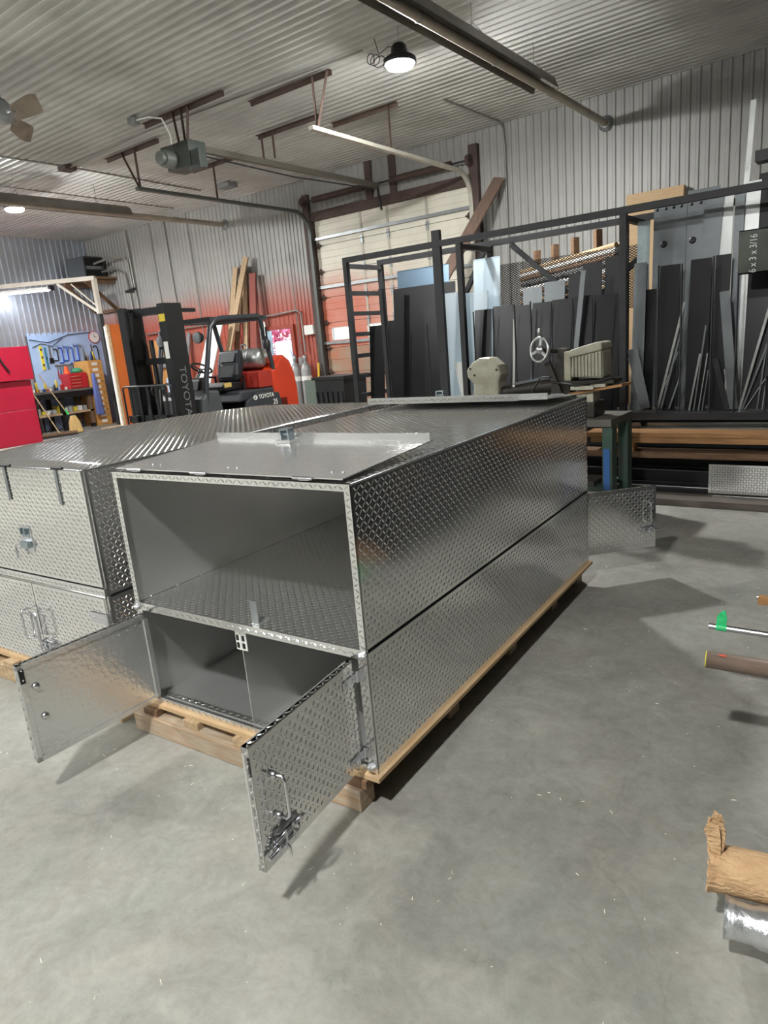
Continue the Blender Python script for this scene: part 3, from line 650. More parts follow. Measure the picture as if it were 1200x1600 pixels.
loops.path([(-5.05,7.2,ZC-.03),(-5.0,7.2,ZC-.2),(-4.86,7.18,4.78),(-4.72,7.16,4.74)],.005,5)
tag(loops.build('lamp_cord', m_black), 'coiled dark cord tied beside the glaring lamp', 'cord')

# ------------------------------------------------------------------ side door, open to the yard
d2_ = thing('door_2', 'narrow side door standing open to the yard', 'door', (0,0,0)); d2_['kind'] = 'structure'
m_rox = mat('red_oxide_trim',(150,62,44),.55,noise=.2,nscale=5)
MB().box(-11.86,-11.68,YB-.07,YB+.13,0,2.12).build('jamb', m_galv, d2_); MB().box(-10.9,-10.8,YB-.07,YB+.13,0,2.12).build('jamb', m_rox, d2_); MB().box(-11.68,-10.9,YB-.07,YB+.13,2.04,2.12).build('head', m_rox, d2_)
lf = MB().box(-10.88,-10.84,YB+.14,YB+.92,.01,2.04).build('leaf', mat('grey_door',(120,122,122),.5), d2_)
MB().tube((-10.94,YB+.85,.98),(-10.88,YB+.85,.98),.03,10).build('knob', m_chrome, lf)
# yard
m_asph = mat('yard_gravel',(150,148,142),.9,noise=.25,nscale=3)
g = struct(MB().box(-34,10,YB+.15,60,-.25,-.06).build('ground', m_asph), 'gravel yard outside the open door', 'ground')
m_van = mat('van_white',(232,236,240),.25)
cv = thing('van', 'white van parked outside, seen through the side door', 'van', (-13.95,15.6,-.06), math.radians(-35))
MB().prism([(-1.9,.35),(2.2,.35),(2.3,.75),(2.25,.95),(1.35,1.15),(.55,1.78),(.2,1.9),(-1.9,1.9)],-.85,.85,'xz').build('body', m_van, cv, bevel=.06)
MB().prism([(1.28,1.2),(.62,1.73),(.57,1.71),(1.24,1.17)],-.72,.72,'xz').build('windscreen', mat('van_glass',(130,170,190),.1), cv)
for y in (-.86,.86): MB().prism([(1.05,1.2),(.6,1.62),(-.1,1.66),(-.1,1.2)],y-.006,y+.006,'xz').build('side_window', MAT['van_glass'], cv)
for x in (-1.2,1.45):
    for y in (-.8,.8): MB().tube((x,y-.1,.33),(x,y+.1,.33),.33,20).build('wheel', m_black, cv)
for y in (-.55,.55): MB().lathe([(.0,.06),(.1,.04),(.13,0)],12,(2.26,y,.8),(1,0,0)).build('headlight', m_chrome, cv)
MB().lathe([(0,.01),(.09,.008),(.1,0)],16,(2.29,-.1,.62),(1,0,0)).build('badge', mat('badge_blue',(40,70,170),.4), cv)
m_leaf1 = mat('autumn_leaf_yellow',(214,190,120),.8); m_leaf2 = mat('autumn_leaf_pink',(214,120,140),.8)
def tree(x, y, h, m1, label):
    t = thing('tree', label, 'tree', (x,y,-.06)); rs = random.Random(x*7+y)
    MB().tube((0,0,0),(0,0,h*.6),.14,8,.07).build('trunk', m_oldwood, t)
    f = MB()
    for k in range(500):
        a, e, r = rs.random()*6.28, rs.random()*3.14-1.57, (rs.random()**.4)*h*.36
        c = Vector((r*math.cos(a)*math.cos(e), r*math.sin(a)*math.cos(e), h*.62+r*math.sin(e)*.9)); u = Vector((rs.random()-.5,rs.random()-.5,rs.random()-.5)).normalized()*.16; v = u.cross(Vector((rs.random(),rs.random(),.3))).normalized()*.1
        f.quad(c-u,c-v,c+u,c+v)
    q = f.build('foliage', m1, t); q['kind'] = 'stuff'; return t
tree(-18.5,22,5.2,m_leaf1,'yellow autumn tree beyond the van'); tree(-19.5,19.6,3.2,m_leaf2,'pink-leaved autumn shrub left of the van'); tree(-14.6,23,5.0,m_leaf1,'yellow-brown tree above the roof of the van')

# ------------------------------------------------------------------ things on the back wall
t = thing('air_conditioner', 'grey boxed air unit on a timber wall shelf in the far corner', 'air unit', (0,0,0))
MB().box(-18.12,-17.32,10.7,11.3,3.86,4.4).build('case', mat('unit_grey',(78,82,84),.5,.1), t, bevel=.02)
for z0,z1 in ((4.16,4.36),(3.9,4.06)): MB().box(-17.325,-17.31,10.74,11.26,z0,z1).build('grille', m_black, t)
MB().box(-17.32,-17.3,10.8,11.2,4.08,4.15).build('control_panel', m_galv, t)
t = thing('wall_shelf', 'rough timber shelf on slanted braces high in the far corner', 'shelf', (0,0,0))
MB().box(-18.35,-17.05,10.55,11.45,3.8,3.855).build('board', m_oldwood, t)
for x in (-18.2,-17.2):
    MB().box(x-.045,x+.045,10.58,11.44,3.7,3.8).build('bearer', m_oldwood, t); MB().bar((x,10.65,3.72),(x,11.4,3.02),.09,.045,(1,0,0)).build('brace', m_oldwood, t)
MB().box(-17.95,-17.1,11.38,11.46,2.98,3.06).build('ledger', m_oldwood, t)
pm = mat('pipe_grey',(150,148,140),.45,.6)
def pipe(pts, label, r=.03, m=pm): return tag(MB().path(pts, r, 10).build('pipe', m), label, 'pipe')
pipe([(-17.3,11.0,4.2),(-16.75,11.1,4.28),(-16.45,11.3,4.28),(-16.38,11.4,4.15),(-16.38,11.42,3.5)], 'curved grey pipe leaving the air unit on the wall shelf')
pipe([(-17.3,11.2,4.0),(-16.9,11.3,4.05),(-16.6,11.4,3.9),(-16.55,11.42,3.4),(-16.5,11.42,1.6)], 'lower pipe bending down the wall beside the air unit', .03)
pipe([(-16.3,11.4,4.9),(-16.28,11.42,3.4),(-16.2,11.42,.3)], 'straight pale pipe down the wall right of the air unit', .028)
pipe([(-16.6,11.35,3.42),(-16.2,11.35,3.46)], 'short dark pipe clamp across the wall pipes', .035, m_rackst)
for x, lab in ((-15.35,'leftmost thin conduit on the wall above the forklift mast'),(-14.75,'second thin conduit on the wall above the forklift mast'),(-13.9,'bright conduit dropping from the heater tube along the wall')):
    conduit([(x,YB-.05,ZC-.03),(x+.04,YB-.05,3.0),(x+.06,YB-.05,.2)], lab, .014)
conduit([(-16.1,YB-.1,2.28),(-14,YB-.1,2.33),(-11.3,YB-.1,2.36),(-10.62,YB-.1,2.4),(-10.5,YB-.1,2.33),(-10.48,YB-.1,1.5)], 'grey conduit running level over the side door then down', .02)
conduit([(-10.7,YB-.05,3.6),(-10.66,YB-.05,1.45)], 'thin straight conduit beside the side door', .012)
tag(MB().box(-10.42,-10.16,YB-.14,YB-.03,1.86,2.06).build('wall_box', m_white, bevel=.01), 'white control box on the wall beside the overhead door', 'control box')
tag(MB().box(-10.72,-10.6,YB-.1,YB-.03,1.22,1.4).build('switch_box', m_galv), 'grey switch box on the wall above the gas cylinders', 'switch')
def cylinder(x, label):
    t = thing('gas_cylinder', label, 'gas cylinder', (x,11.18,0), 0, 'gas cylinders by the side door')
    MB().lathe([(0,0),(.11,0),(.115,.02),(.115,1.12),(.1,1.2),(.06,1.27),(.035,1.29),(.035,1.33)],18).build('body', mat('cylinder_grey',(150,150,150),.45,.3,noise=.15,nscale=5), t)
    MB().lathe([(.04,1.31),(.045,1.33),(.045,1.42),(.03,1.45),(0,1.46)],12).build('cap', m_galv, t)
    MB().lathe([(.1165,.9),(.1165,1.0)],18).build('label_band', m_white, t)
cylinder(-10.62,'grey gas cylinder nearer the side door'); cylinder(-10.32,'grey gas cylinder with pale band nearer the overhead door')
t = thing('pry_bar', 'yellow bar leaning beside the overhead door jamb', 'bar', (0,0,0)); MB().tube((-10.02,11.1,.01),(-10.08,11.34,1.25),.025,8).box(-10.16,-9.92,11.02,11.14,.0,.02).build('shaft', mat('yellow_paint',(214,176,40),.5), t)
t = thing('bucket', 'green plastic bucket on the floor below the gas cylinders', 'bucket', (-10.35,10.62,0))
MB().lathe([(0,.01),(.12,0),(.15,.3),(.16,.3),(.145,.29),(.115,.02),(0,.02)],18).build('pail', mat('green_plastic',(60,150,110),.5), t); MB().path([(-.155*math.cos(a),0,.29-.0+.06*math.sin(a)) for a in [PI*i/10 for i in range(11)]],.005,6).build('bail', m_chrome, t)
tag(MB().lathe([(0,0),(.14,.02),(.17,.18),(.13,.34),(.05,.42),(.08,.47)],12).build('bag', m_white), 'white bag standing beside the green bucket', 'bag').location = (-10.85,10.5,0)
# leaning lumber
def board(p0, p1, w_, th, m, label, name='lumber_board', up=(0,-1,0)):
    return tag(MB().bar(p0,p1,w_,th,up).build(name, m, bevel=.003), label, 'board', 'lumber leaning behind the forklift')
board((-12.75,10.75,.02),(-12.34,11.4,3.5),.15,.04,m_wood,'pale lumber board with square top, leaning behind the forklift')
board((-12.55,10.8,.02),(-12.12,11.42,3.52),.13,.04,m_oldwood,'dark brown lumber board right beside the pale one')
board((-12.7,10.45,.02),(-11.86,11.3,3.66),.15,.045,m_wood,'tallest pale lumber board, crossing the others')
board((-12.12,10.95,.02),(-12.02,11.36,3.5),.12,.04,m_wood,'pale lumber board behind the tallest one')
board((-11.82,10.9,.02),(-11.72,11.3,3.3),.2,.03,mat('red_brown_board',(128,58,44),.6),'wide red-brown board on the right of the leaning lumber')
board((-12.9,10.9,.02),(-12.6,11.42,2.95),.09,.04,m_oldwood,'short dark post on the left of the leaning lumber')
tag(MB().bar((-12.95,10.05,.02),(-12.45,10.72,2.35),.42,.03,(0,-1,0)).build('white_panel', m_white), 'white panel leaning in front of the lumber behind the forklift', 'panel')
tag(MB().bar((-14.55,11.0,.02),(-14.35,11.4,2.2),.12,.03,(0,-1,0)).build('metal_strip', m_galv), 'grey metal strip leaning on the red wall behind the forklift mast', 'strip')
tag(MB().box(-16.0,-14.75,11.33,11.42,.9,2.1).build('pegboard', mat('tan_board',(196,140,84),.7,noise=.15,nscale=4)), 'tan wooden board on the red wall behind the forklift mast', 'board')
for x,z,w_,h_,c_,lab in ((-15.4,1.55,.2,.3,(150,160,170),'grey electrical box mounted on the tan board'),(-15.15,.9,.28,.45,(170,190,210),'pale blue box hung below the electrical box'),(-14.85,1.2,.2,.3,(120,110,100),'brown tool hanging at the edge of the tan board')):
    tag(MB().box(x-w_/2,x+w_/2,11.2,11.325,z-h_/2,z+h_/2).build('wall_box', mat('wb%d'%int(x*100),c_,.5), bevel=.01), lab, 'box')
# plank and pine board on the right part of the back wall
tag(MB().bar((-6.35,9.9,2.0),(-5.62,11.36,4.08),.22,.035,(0,-1,.4)).build('plank', mat('weathered_plank',(112,92,80),.8,noise=.3,nscale=6,stretch=(6,1,1)), bevel=.003), 'weathered brown plank leaning high beside the overhead door', 'board')
tag(MB().box(-3.5,-2.68,11.3,11.44,.0,3.42).build('pine_sheet', m_ply), 'plywood sheet standing against the back wall behind the rack', 'board')
# ------------------------------------------------------------------ vertical sheet rack
RF, RB, RT, RZ = 6.8, 7.5, 2.58, .73
rk = thing('sheet_rack', 'long black steel rack holding sheet metal on edge', 'rack', (0,0,0))
for x in (-5.44,-3.87,-2.13,-.35,1.45,3.2):
    MB().box(x-.03,x+.03,RF-.03,RF+.03,0,RT-.03).build('post', m_rackst, rk); MB().box(x-.03,x+.03,RB-.03,RB+.03,0,RT-.03).build('post', m_rackst, rk)
    MB().box(x-.028,x+.028,RF+.03,RB-.03,RT-.09,RT-.04).build('cross_tie', m_rackst, rk); MB().box(x-.028,x+.028,RF+.03,RB-.03,RZ-.06,RZ).build('cross_tie', m_rackst, rk)
MB().box(-5.47,3.23,RF-.03,RF+.03,RT-.03,RT+.03).build('top_rail', m_rackst, rk); MB().box(-5.47,3.23,RB-.03,RB+.03,RT-.03,RT+.03).build('top_rail', m_rackst, rk)
MB().box(-5.47,3.23,RF-.05,RF+.03,RZ-.07,RZ-.005).build('bottom_rail', m_rackst, rk); MB().box(-5.47,3.23,RB-.03,RB+.03,RZ-.07,RZ-.005).build('bottom_rail', m_rackst, rk)
MB().box(-5.44,3.2,RF+.03,RB-.03,RZ-.04,RZ-.01).build('tray', m_steel, rk)
for z in (2.2,1.96,1.71,1.45,1.2,.96): MB().box(-5.465,-5.415,RF+.03,RB-.03,z-.025,z+.025).build('rung', m_rackst, rk)
for x in (-4.95,): MB().box(x-.025,x+.025,RF-.02,RF+.03,RZ,2.2).build('divider', m_rackst, rk)
MB().box(-4.2,-4.1,RF-.025,RF+.025,RZ,2.72).build('divider', m_rackst, rk)
for x,z in ((-4.9,1.77),(-4.34,1.75),(-4.13,2.03),(-3.735,1.83),(-3.5,1.84),(-3.25,1.86),(-3.07,1.87),(-2.845,1.85),(-2.625,1.85),(-2.43,1.84),(-1.81,2.06),(-1.61,2.05),(-1.35,2.08),(-1.15,2.06),(-.9,2.0),(-.6,2.0)):
    MB().tube((x,RF-.012,RZ-.06),(x,RF-.012,z),.008,8).build('divider_rod', m_rackst, rk)
for a,b in (((-3.6,RB,RT-.05),(-2.95,RB,1.95)),((-2.2,RB,2.2),(-2.75,RB,1.75)),((-3.95,RB,2.5),(-4.5,RB,1.6))): MB().bar(a,b,.05,.05).build('brace', m_rackst, rk)
# expanded metal behind the middle bay
em = MB(); nx, nz = 40, 24; ax, az = 1.62/nx, .62/nz
for i in range(nx):
    for j in range(nz):
        x = -3.82+i*ax; z = 1.72+j*az
        for (a,b) in (((x,z+az/2),(x+ax/2,z+az)),((x+ax/2,z+az),(x+ax,z+az/2)),((x+ax,z+az/2),(x+ax/2,z)),((x+ax/2,z),(x,z+az/2))) if False else (((x,z),(x+ax,z+az)),((x,z+az),(x+ax,z))):
            em.bar((a[0],RB+.06,a[1]),(b[0],RB+.06,b[1]),.007,.006,(0,1,0))
q = em.build('expanded_mesh', m_rackst, rk); q['kind'] = 'stuff'; q['label'] = 'diamond expanded metal screen'
m_bsheet = mat('black_sheet', (11,12,14), .3, .0, noise=.2, nscale=2, rvar=.06, spec=.3)
m_gsheet = mat('grey_sheet', (112,116,118), .38, .7, noise=.2, nscale=3, rvar=.1)
m_bright = mat('bright_sheet', (178,180,178), .3, .9, noise=.2, nscale=3, rvar=.1)
m_bluesh = mat('blue_grey_sheet', (92,112,128), .25, .6, noise=.1, nscale=2)
m_film = mat('film_sheet', (186,204,214), .3, .0, noise=.05, nscale=4)
def sheet(x0, x1, zt, y, m, label, dx=0.0, dy=.12, zb=None, grp='sheets standing in the rack', name='metal_sheet', th=.005):
    # stands on the rack tray, top leaning back by dy and sideways by dx
    zb = RZ+.002 if zb is None else zb
    mb = MB(); v = [(x0-dx,y,zb),(x1-dx,y,zb),(x1,y+dy,zt),(x0,y+dy,zt)]
    mb.add(v+[(a,b+th,c) for a,b,c in v], [(0,1,2,3),(7,6,5,4),(0,4,5,1),(1,5,6,2),(2,6,7,3),(3,7,4,0)])
    return tag(mb.build(name, m), label, 'sheet', grp)
B_ = m_bsheet
sheet(-5.37,-5.15,1.8,6.95,B_,'narrow black sheet at the far left end of the rack')
sheet(-5.13,-4.93,1.84,7.02,B_,'narrow black sheet just right of the leftmost one, by the rack end')
sheet(-5.0,-4.13,2.2,7.0,B_,'largest black sheet, filling the left bay of the rack')
sheet(-5.06,-4.32,2.42,7.2,m_bluesh,'blue-grey sheet standing up behind the largest black sheet')
sheet(-4.55,-4.12,1.95,6.965,B_,'black sheet in front of the largest one, right half')
sheet(-4.02,-3.68,2.42,7.25,m_film,'tall pale film-covered sheet right of the large black one')
fs = sheet(-4.26,-3.99,2.07,6.925,m_film,'pale film-covered sheet with blue print, leaning in front',dx=-.1)
f2 = sheet(-4.02,-3.72,2.05,7.0,m_film,'small pale film-covered sheet beside the leaning one',zb=RZ+.003)
m_print = mat('blue_print',(40,110,190),.4)
for fx,fz,fo,rr in ((-3.85,1.8,fs,.03),(-3.79,1.72,fs,.014)):
    MB().lathe([(rr*.6,0),(rr,0)],16,(fx,6.985+.12*(fz-.73)/1.34-.0,fz),(0,1,0)).build('print', m_print, f2)
sheet(-4.08,-3.93,1.3,6.865,mat('white_sheet',(214,216,212),.4),'short off-white sheet at the foot of the film-covered sheets',dx=-.14,dy=.03)
r6 = [(-3.87,-3.66,1.85),(-3.64,-3.4,1.87),(-3.37,-3.19,1.85),(-3.17,-2.97,1.86),(-2.95,-2.74,1.87),(-2.72,-2.5,1.88),(-2.49,-2.24,1.87)]
nth = ['first','second','third','fourth','fifth','sixth','seventh']
for i,(a,b,z) in enumerate(r6): sheet(a,b,z,6.95,B_,'%s black sheet from the left in the row behind the handwheel saw' % nth[i])
for a,b,z,m,lab in ((-3.38,-3.16,2.03,m_gsheet,'grey sheet showing above the third black sheet'),(-3.13,-2.9,2.07,m_gsheet,'wider grey sheet showing above the fourth black sheet'),(-2.86,-2.72,2.12,m_steel,'narrow dark sheet sticking up above the fifth black sheet'),(-2.7,-2.5,2.2,m_steel,'dark sheet sticking up above the sixth black sheet'),(-2.47,-2.25,2.24,m_steel,'dark sheet sticking up beside the rack middle post')): sheet(a,b,z,7.18,m,lab)
sheet(-2.62,-2.57,2.12,6.9,m_gsheet,'thin grey strip leaning in the row behind the saw motor',dx=.12)
sheet(-2.095,-1.98,2.5,7.0,mat('zinc_piece',(150,162,164),.35,.6,noise=.25,nscale=5),'mottled galvanised piece just right of the middle post')
sheet(-2.095,-1.98,2.12,6.9,m_gsheet,'short mottled grey piece in front of the galvanised one')
pl1 = sheet(-2.0,-1.7,2.66,7.2,m_gsheet,'grey bolted plate with a dark round hole, left of its pair',th=.012)
pl2 = sheet(-1.695,-1.42,2.72,7.2,m_gsheet,'grey bolted plate with a dark round hole, right of its pair',th=.012)
for pl,xs_,hx in ((pl1,(-1.97,-1.89,-1.82,-1.75),-1.9),(pl2,(-1.66,-1.58,-1.52,-1.46),-1.64)):
    for x in xs_: MB().lathe([(.014,0),(.014,.006),(.009,.01),(0,.011)],10,(x,7.2+.12*(2.6-.73)/1.93-.002,2.6),(0,-1,0)).build('bolt', m_steel, pl)
    MB().lathe([(.03,0),(.032,.004),(.018,.004),(0,.001)],14,(hx,7.2+.12*(2.28-.73)/1.93-.003,2.28),(0,-1,0)).build('hole_rim', m_steel, pl)
for a,b,z,m,dx,lab in ((-1.52,-1.36,2.68,m_gsheet,.1,'tall grey strip leaning right of the bolted plates'),(-1.4,-1.29,2.66,m_bright,.0,'bright tall strip, first right of the bolted plates'),(-1.28,-1.2,2.66,m_gsheet,.0,'grey tall strip with top bolts'),(-1.19,-1.08,2.7,m_bright,.02,'bright tall strip with bolts near the tube end'),(-1.1,-.9,2.75,m_steel,.2,'dark tall sheet leaning behind the rectangular tube')): sheet(a,b,z,7.1+.018*int(round((a+1.52)*10)),m,lab,dx=dx)
sheet(-1.2,-1.155,3.36,7.22,m_bright,'very tall bright strip rising above the rack rail',dx=.1,dy=.1)
for a,b,z,lab in ((-2.095,-1.9,1.87,'short black sheet right of the middle post'),(-1.87,-1.69,2.07,'black folded sheet below the bolted plates'),(-1.6,-1.42,2.09,'black folded sheet right of the bolted plates'),(-1.39,-1.26,2.1,'black sheet below the bright strips'),(-1.12,-.9,1.95,'black sheet below the rectangular tube'),(-.86,-.6,2.0,'black sheet at the right edge of the picture')): sheet(a,b,z,6.95,B_,lab)
for i,(x0,x1,z) in enumerate(((-.3,.3,2.1),(.35,1.0,2.2),(1.05,1.4,1.9),(1.5,2.3,2.3),(2.35,3.1,2.1))): sheet(x0,x1,z,6.95,B_,'black sheet in the rack beyond the picture edge, %s from there' % ('first','second','third','fourth','fifth')[i])
# thin offcuts leaning in the right-hand bay
def offcut(a, b, w_, m, label, d=.5):
    # a: bottom, b: top as (x, z) at the front of the rack
    mb = MB(); ya = 6.835; mb.bar((a[0],ya,a[1]),(b[0],ya+.02,b[1]),(w_*.8 if w_ > .055 else w_*.42),.005,(0,1,0))
    return tag(mb.build('offcut', m), label, 'offcut', 'offcuts leaning in the rack')
oc = [((-1.93,.76),(-2.06,1.33),.12,m_gsheet,'grey wedge offcut leaning left beside the middle post'),((-1.97,.76),(-2.1,1.25),.03,m_bright,'bright edge of an offcut leaning left by the middle post'),
 ((-1.82,.75),(-1.6,1.72),.05,m_bright,'long bright offcut leaning right, leftmost of the bunch'),((-1.79,.75),(-1.58,1.65),.04,m_gsheet,'long grey offcut leaning right against the bright one'),((-1.84,.74),(-1.65,1.28),.02,m_bright,'thin bright strip below the long offcuts'),((-1.72,.75),(-1.63,1.05),.03,m_gsheet,'short dark offcut between the dividers'),
 ((-1.54,.73),(-1.46,1.25),.04,m_bright,'bright upright offcut in the centre of the right bay'),((-1.5,.73),(-1.42,1.5),.03,m_gsheet,'grey upright offcut beside the bright one in the right bay'),((-1.46,.73),(-1.4,1.25),.02,m_bright,'thin bright strip standing right of the centre'),((-1.43,.73),(-1.39,1.1),.02,m_gsheet,'small grey strip standing right of the centre'),
 ((-1.22,.74),(-1.34,1.2),.06,m_steel,'dark offcut leaning left in the right bay'),((-1.17,.74),(-1.28,1.78),.1,m_gsheet,'grey tapered offcut leaning left in the right bay'),((-1.2,.74),(-1.26,1.1),.02,m_bright,'thin bright strip at the foot of the tapered offcut'),
 ((-1.12,.73),(-.88,1.8),.05,m_bright,'long bright offcut leaning right near the picture edge'),((-1.1,.73),(-.86,1.5),.04,m_gsheet,'grey offcut leaning right near the picture edge'),((-1.08,.73),(-.9,1.05),.015,m_bright,'thin rod-like strip leaning low near the picture edge'),((-.98,.73),(-.93,1.3),.03,m_gsheet,'upright grey offcut at the picture edge'),((-.94,.73),(-.9,1.25),.02,m_bright,'thin upright strip at the picture edge')]
for i,q in enumerate(oc):
    o_q = offcut(*q); o_q.location.y = .0055*i
# rectangular tube on top arms, chalked with its size
t = thing('steel_tube', 'dark rectangular steel tube end chalked with its size, upper right', 'tube', (0,0,0))
tb = MB(); x0,x1,y0,y1,z0,z1,w_ = -1.11,1.2,6.5,6.62,1.89,2.225,.008
for q in ((y0,y1,z0,z0+w_),(y0,y1,z1-w_,z1),(y0,y0+w_,z0,z1),(y1-w_,y1,z0,z1)): tb.box(x0,x1,*q)
tb.build('wall', mat('tube_steel',(70,74,66),.45,.5,noise=.4,nscale=4), t)
text_part('6 x 3 x 3/16', .074, frame((-1.0,6.4985,2.04),(0,0,1),(-1,0,0)), mat('chalk',(226,228,226),.8), t, sx=.82)
for x,wh in ((-.4,'left'),(.8,'right')): tag(MB().box(x-.03,x+.03,6.47,6.77,1.83,1.888).build('rack_arm', m_rackst), 'short %s rack arm under the chalked tube, beyond the picture edge' % wh, 'arm', 'rack arms')
tag(MB().box(-1.02,1.0,6.5,6.66,2.72,2.8).build('steel_channel', m_steel), 'dark channel poking in above the rack rail at the right edge', 'channel')
for x,wh in ((-.3,'left'),(.8,'right')): tag(MB().box(x-.03,x+.03,6.5,6.77,2.615,2.718).build('rack_arm', m_rackst), 'upper %s rack arm under the dark channel, beyond the picture edge' % wh, 'arm', 'rack arms')
# bar stock behind the rack
st = thing('bar_rack', 'wood and steel stock rack behind the sheet rack', 'rack', (0,0,0))
dv = Vector((2.05,-1.9,0)).normalized(); sv = Vector((dv.y,-dv.x,0))
for k in range(5):
    p = Vector((-4.65,9.85,0)) + dv*(.2+.6*k) - sv*.24
    MB().bar(p,p+Vector((0,0,2.68)),.08,.08,sv).build('upright', m_oldwood, st)
    for z in (1.7,1.96,2.22): MB().bar(p+sv*.04+Vector((0,0,z-.015)),p+sv*.26+Vector((0,0,z-.015)),.04,.03).build('arm', m_rackst, st)
stripe = [(m_white,'white'),(m_wood,'pale wooden'),(m_galv,'grey'),(m_oldwood,'brown')]
dv = Vector((2.05,-1.9,0)).normalized(); sv = Vector((dv.y,-dv.x,0))
for i,z in enumerate((1.7,1.96,2.22)):
    for k in range(8):
        p = Vector((-4.65,9.85,z+.029+.056*(k%4))) - sv*(.06+.06*(k//4)); m_, cn = stripe[(i+k)%4]
        tag(MB().tube(p, p+dv*2.75, .027, 10).build('bar_length', m_), '%s bar, %s up, %s stack of the %s stock shelf behind the mesh' % (cn,('first','second','third','fourth')[k%4],('rear','front')[k//4],('lower','middle','upper')[i]), 'bar', 'bars on the stock rack')

# ------------------------------------------------------------------ timbers and plates below the rack
def timber(x0,x1,y0,y1,z0,z1,m,label,name='timber',cat='timber'): return tag(MB().box(x0,x1,y0,y1,z0,z1).build(name, m, bevel=.004), label, cat)
m_tim = mat('warm_timber',(176,130,82),.75,noise=.35,nscale=4,stretch=(1,9,9),c2=(132,94,60))
timber(-2.35,1.6,6.36,6.6,.555,.6,m_tim,'upper long pale timber below the sheet rack')
timber(-2.3,1.6,6.36,6.5,.505,.553,m_tim,'long timber directly under the upper pale one')
timber(-1.99,-1.9,6.38,6.5,.42,.503,m_tim,'small pale timber spacer block between the long timbers','spacer_block','block')
timber(.3,.42,6.38,6.5,.42,.503,m_tim,'timber spacer block beyond the picture edge','spacer_block','block')
timber(-2.9,1.6,6.4,6.6,.36,.418,m_oldwood,'lower long brown timber below the sheet rack')
for x,wh in ((-2.6,'at their left end'),(-.5,'just beyond the picture edge'),(1.3,'at their far right end')): tag(MB().box(x-.05,x+.05,6.42,6.64,.1005,.358).build('support_post', m_steel), 'dark support under the long timbers '+wh, 'support', 'supports under the timbers')
timber(-2.6,1.8,6.1,6.35,.0005,.06,mat('grey_timber',(92,84,76),.8,noise=.3,nscale=4,stretch=(1,8,8)),'long grey timber lying on the floor in front of the rack')
timber(-2.3,1.8,6.36,6.6,.0,.1,m_steel,'dark steel beam lying on the floor under the timbers','steel_beam','beam')
timber(-2.05,-1.2,6.3,6.42,.24,.26,m_bright,'thin bright bar under the long timbers','flat_bar','bar') if False else None
timber(-2.1,.8,6.37,6.41,.1005,.112,m_bright,'bright edged strip lying on the dark beam','flat_bar','bar')
for i,(y0,y1,z0,z1) in enumerate(((6.66,6.76,.0005,.2),(6.9,7.1,.0005,.16),(6.9,7.15,.165,.34),(7.15,7.42,.0005,.44))):  # dark fillers added where there is only shade under the rack
    tag(MB().box(-5.35,3.1,y0,y1,z0,z1).build('steel_beam', m_steel, bevel=.006), 'dark filler beam added to blacken the gap under the sheet rack, %s' % ('frontmost','second row','on the second row','rearmost')[i], 'beam')
q = thing('tread_channel', 'tread plate channel stored under the timbers at the right edge', 'channel', (0,0,0))
MB().plate((-1.24,6.3,.085),X_,Z_,(0,-1,0),1.1,.255,.004).plate((-1.24,6.3,.07),X_,(0,1,0),Z_,1.1,.1,.004,False).build('web', m_tread, q)
MB().plate((-1.2,6.27,.066),X_,(0,1,0),Z_,1.0,.03,.004,False).build('lip', m_alu, q)
for a,b,y0,z0,lab in ((-2.0,-.4,6.9,.55,'bright bar on the dark shelf under the sheet rack'),(-1.3,.6,6.95,.64,'thin bright bar just below the bottom rail')): tag(MB().box(a,b,y0,y0+.04,z0,z0+.02).build('flat_bar', m_bright), lab, 'bar')
for z in (.53,.62): tag(MB().box(-5.3,3.1,6.86,7.44,z-.02 if z<.6 else z,z if z<.6 else z+.018).build('shelf_plate', m_steel), 'dark steel shelf below the rack, %s' % ('lower' if z<.6 else 'upper'), 'shelf')

# ------------------------------------------------------------------ old saw with handwheel on a green stand
m_cream = mat('cream_machine',(178,176,158),.5,noise=.3,nscale=4,c2=(138,134,116))
m_dirty = mat('greasy_steel',(62,58,52),.5,.4,noise=.4,nscale=5)
sv_ = thing('metal_saw', 'old cream metal saw with handwheel and ribbed motor behind the open box', 'saw', (0,5.6,0))
g_ = MB(); prof = [(-3.09,.98),(-3.07,1.16),(-3.13,1.22),(-3.14,1.29),(-3.08,1.35),(-3.0,1.39),(-2.9,1.385),(-2.82,1.32),(-2.795,1.24),(-2.82,1.17),(-2.82,.98)]
g_.prism(prof,-.09,.09,'xz'); g_.build('blade_guard', m_cream, sv_, bevel=.025)
for x,z in ((-3.09,1.3),(-3.05,1.24),(-2.83,1.28)): MB().lathe([(.01,0),(.01,.006),(0,.008)],8,(x,-.09,z),(0,-1,0)).build('bolt', m_dirty, sv_)
MB().tube((-2.84,0,1.07),(-2.25,.02,1.13),.055,14).build('arm', m_dirty, sv_); MB().bar((-2.7,.0,1.145),(-2.3,.02,1.2),.05,.02).build('arm_plate', m_gsheet, sv_)
MB().prism([(-2.36,.9),(-2.19,.9),(-2.17,1.2),(-2.2,1.42),(-2.28,1.43),(-2.34,1.2)],-.05,.07,'xz').build('column', m_dirty, sv_, bevel=.012)
MB().bar((-2.36,-.08,1.32),(-2.2,-.08,.92),.05,.04,(0,1,0)).build('link', m_dirty, sv_)
wc = Vector((-2.39,-.16,1.43)); wn = Vector((-.35,-.93,.1)).normalized(); wu = wn.cross(Vector((0,0,1))).normalized(); wv = wu.cross(wn)
hw = MB().path([wc+(wu*math.cos(a)+wv*math.sin(a))*.098 for a in [2*PI*i/28 for i in range(28)]],.0125,8,True).build('handwheel', m_bright, sv_)
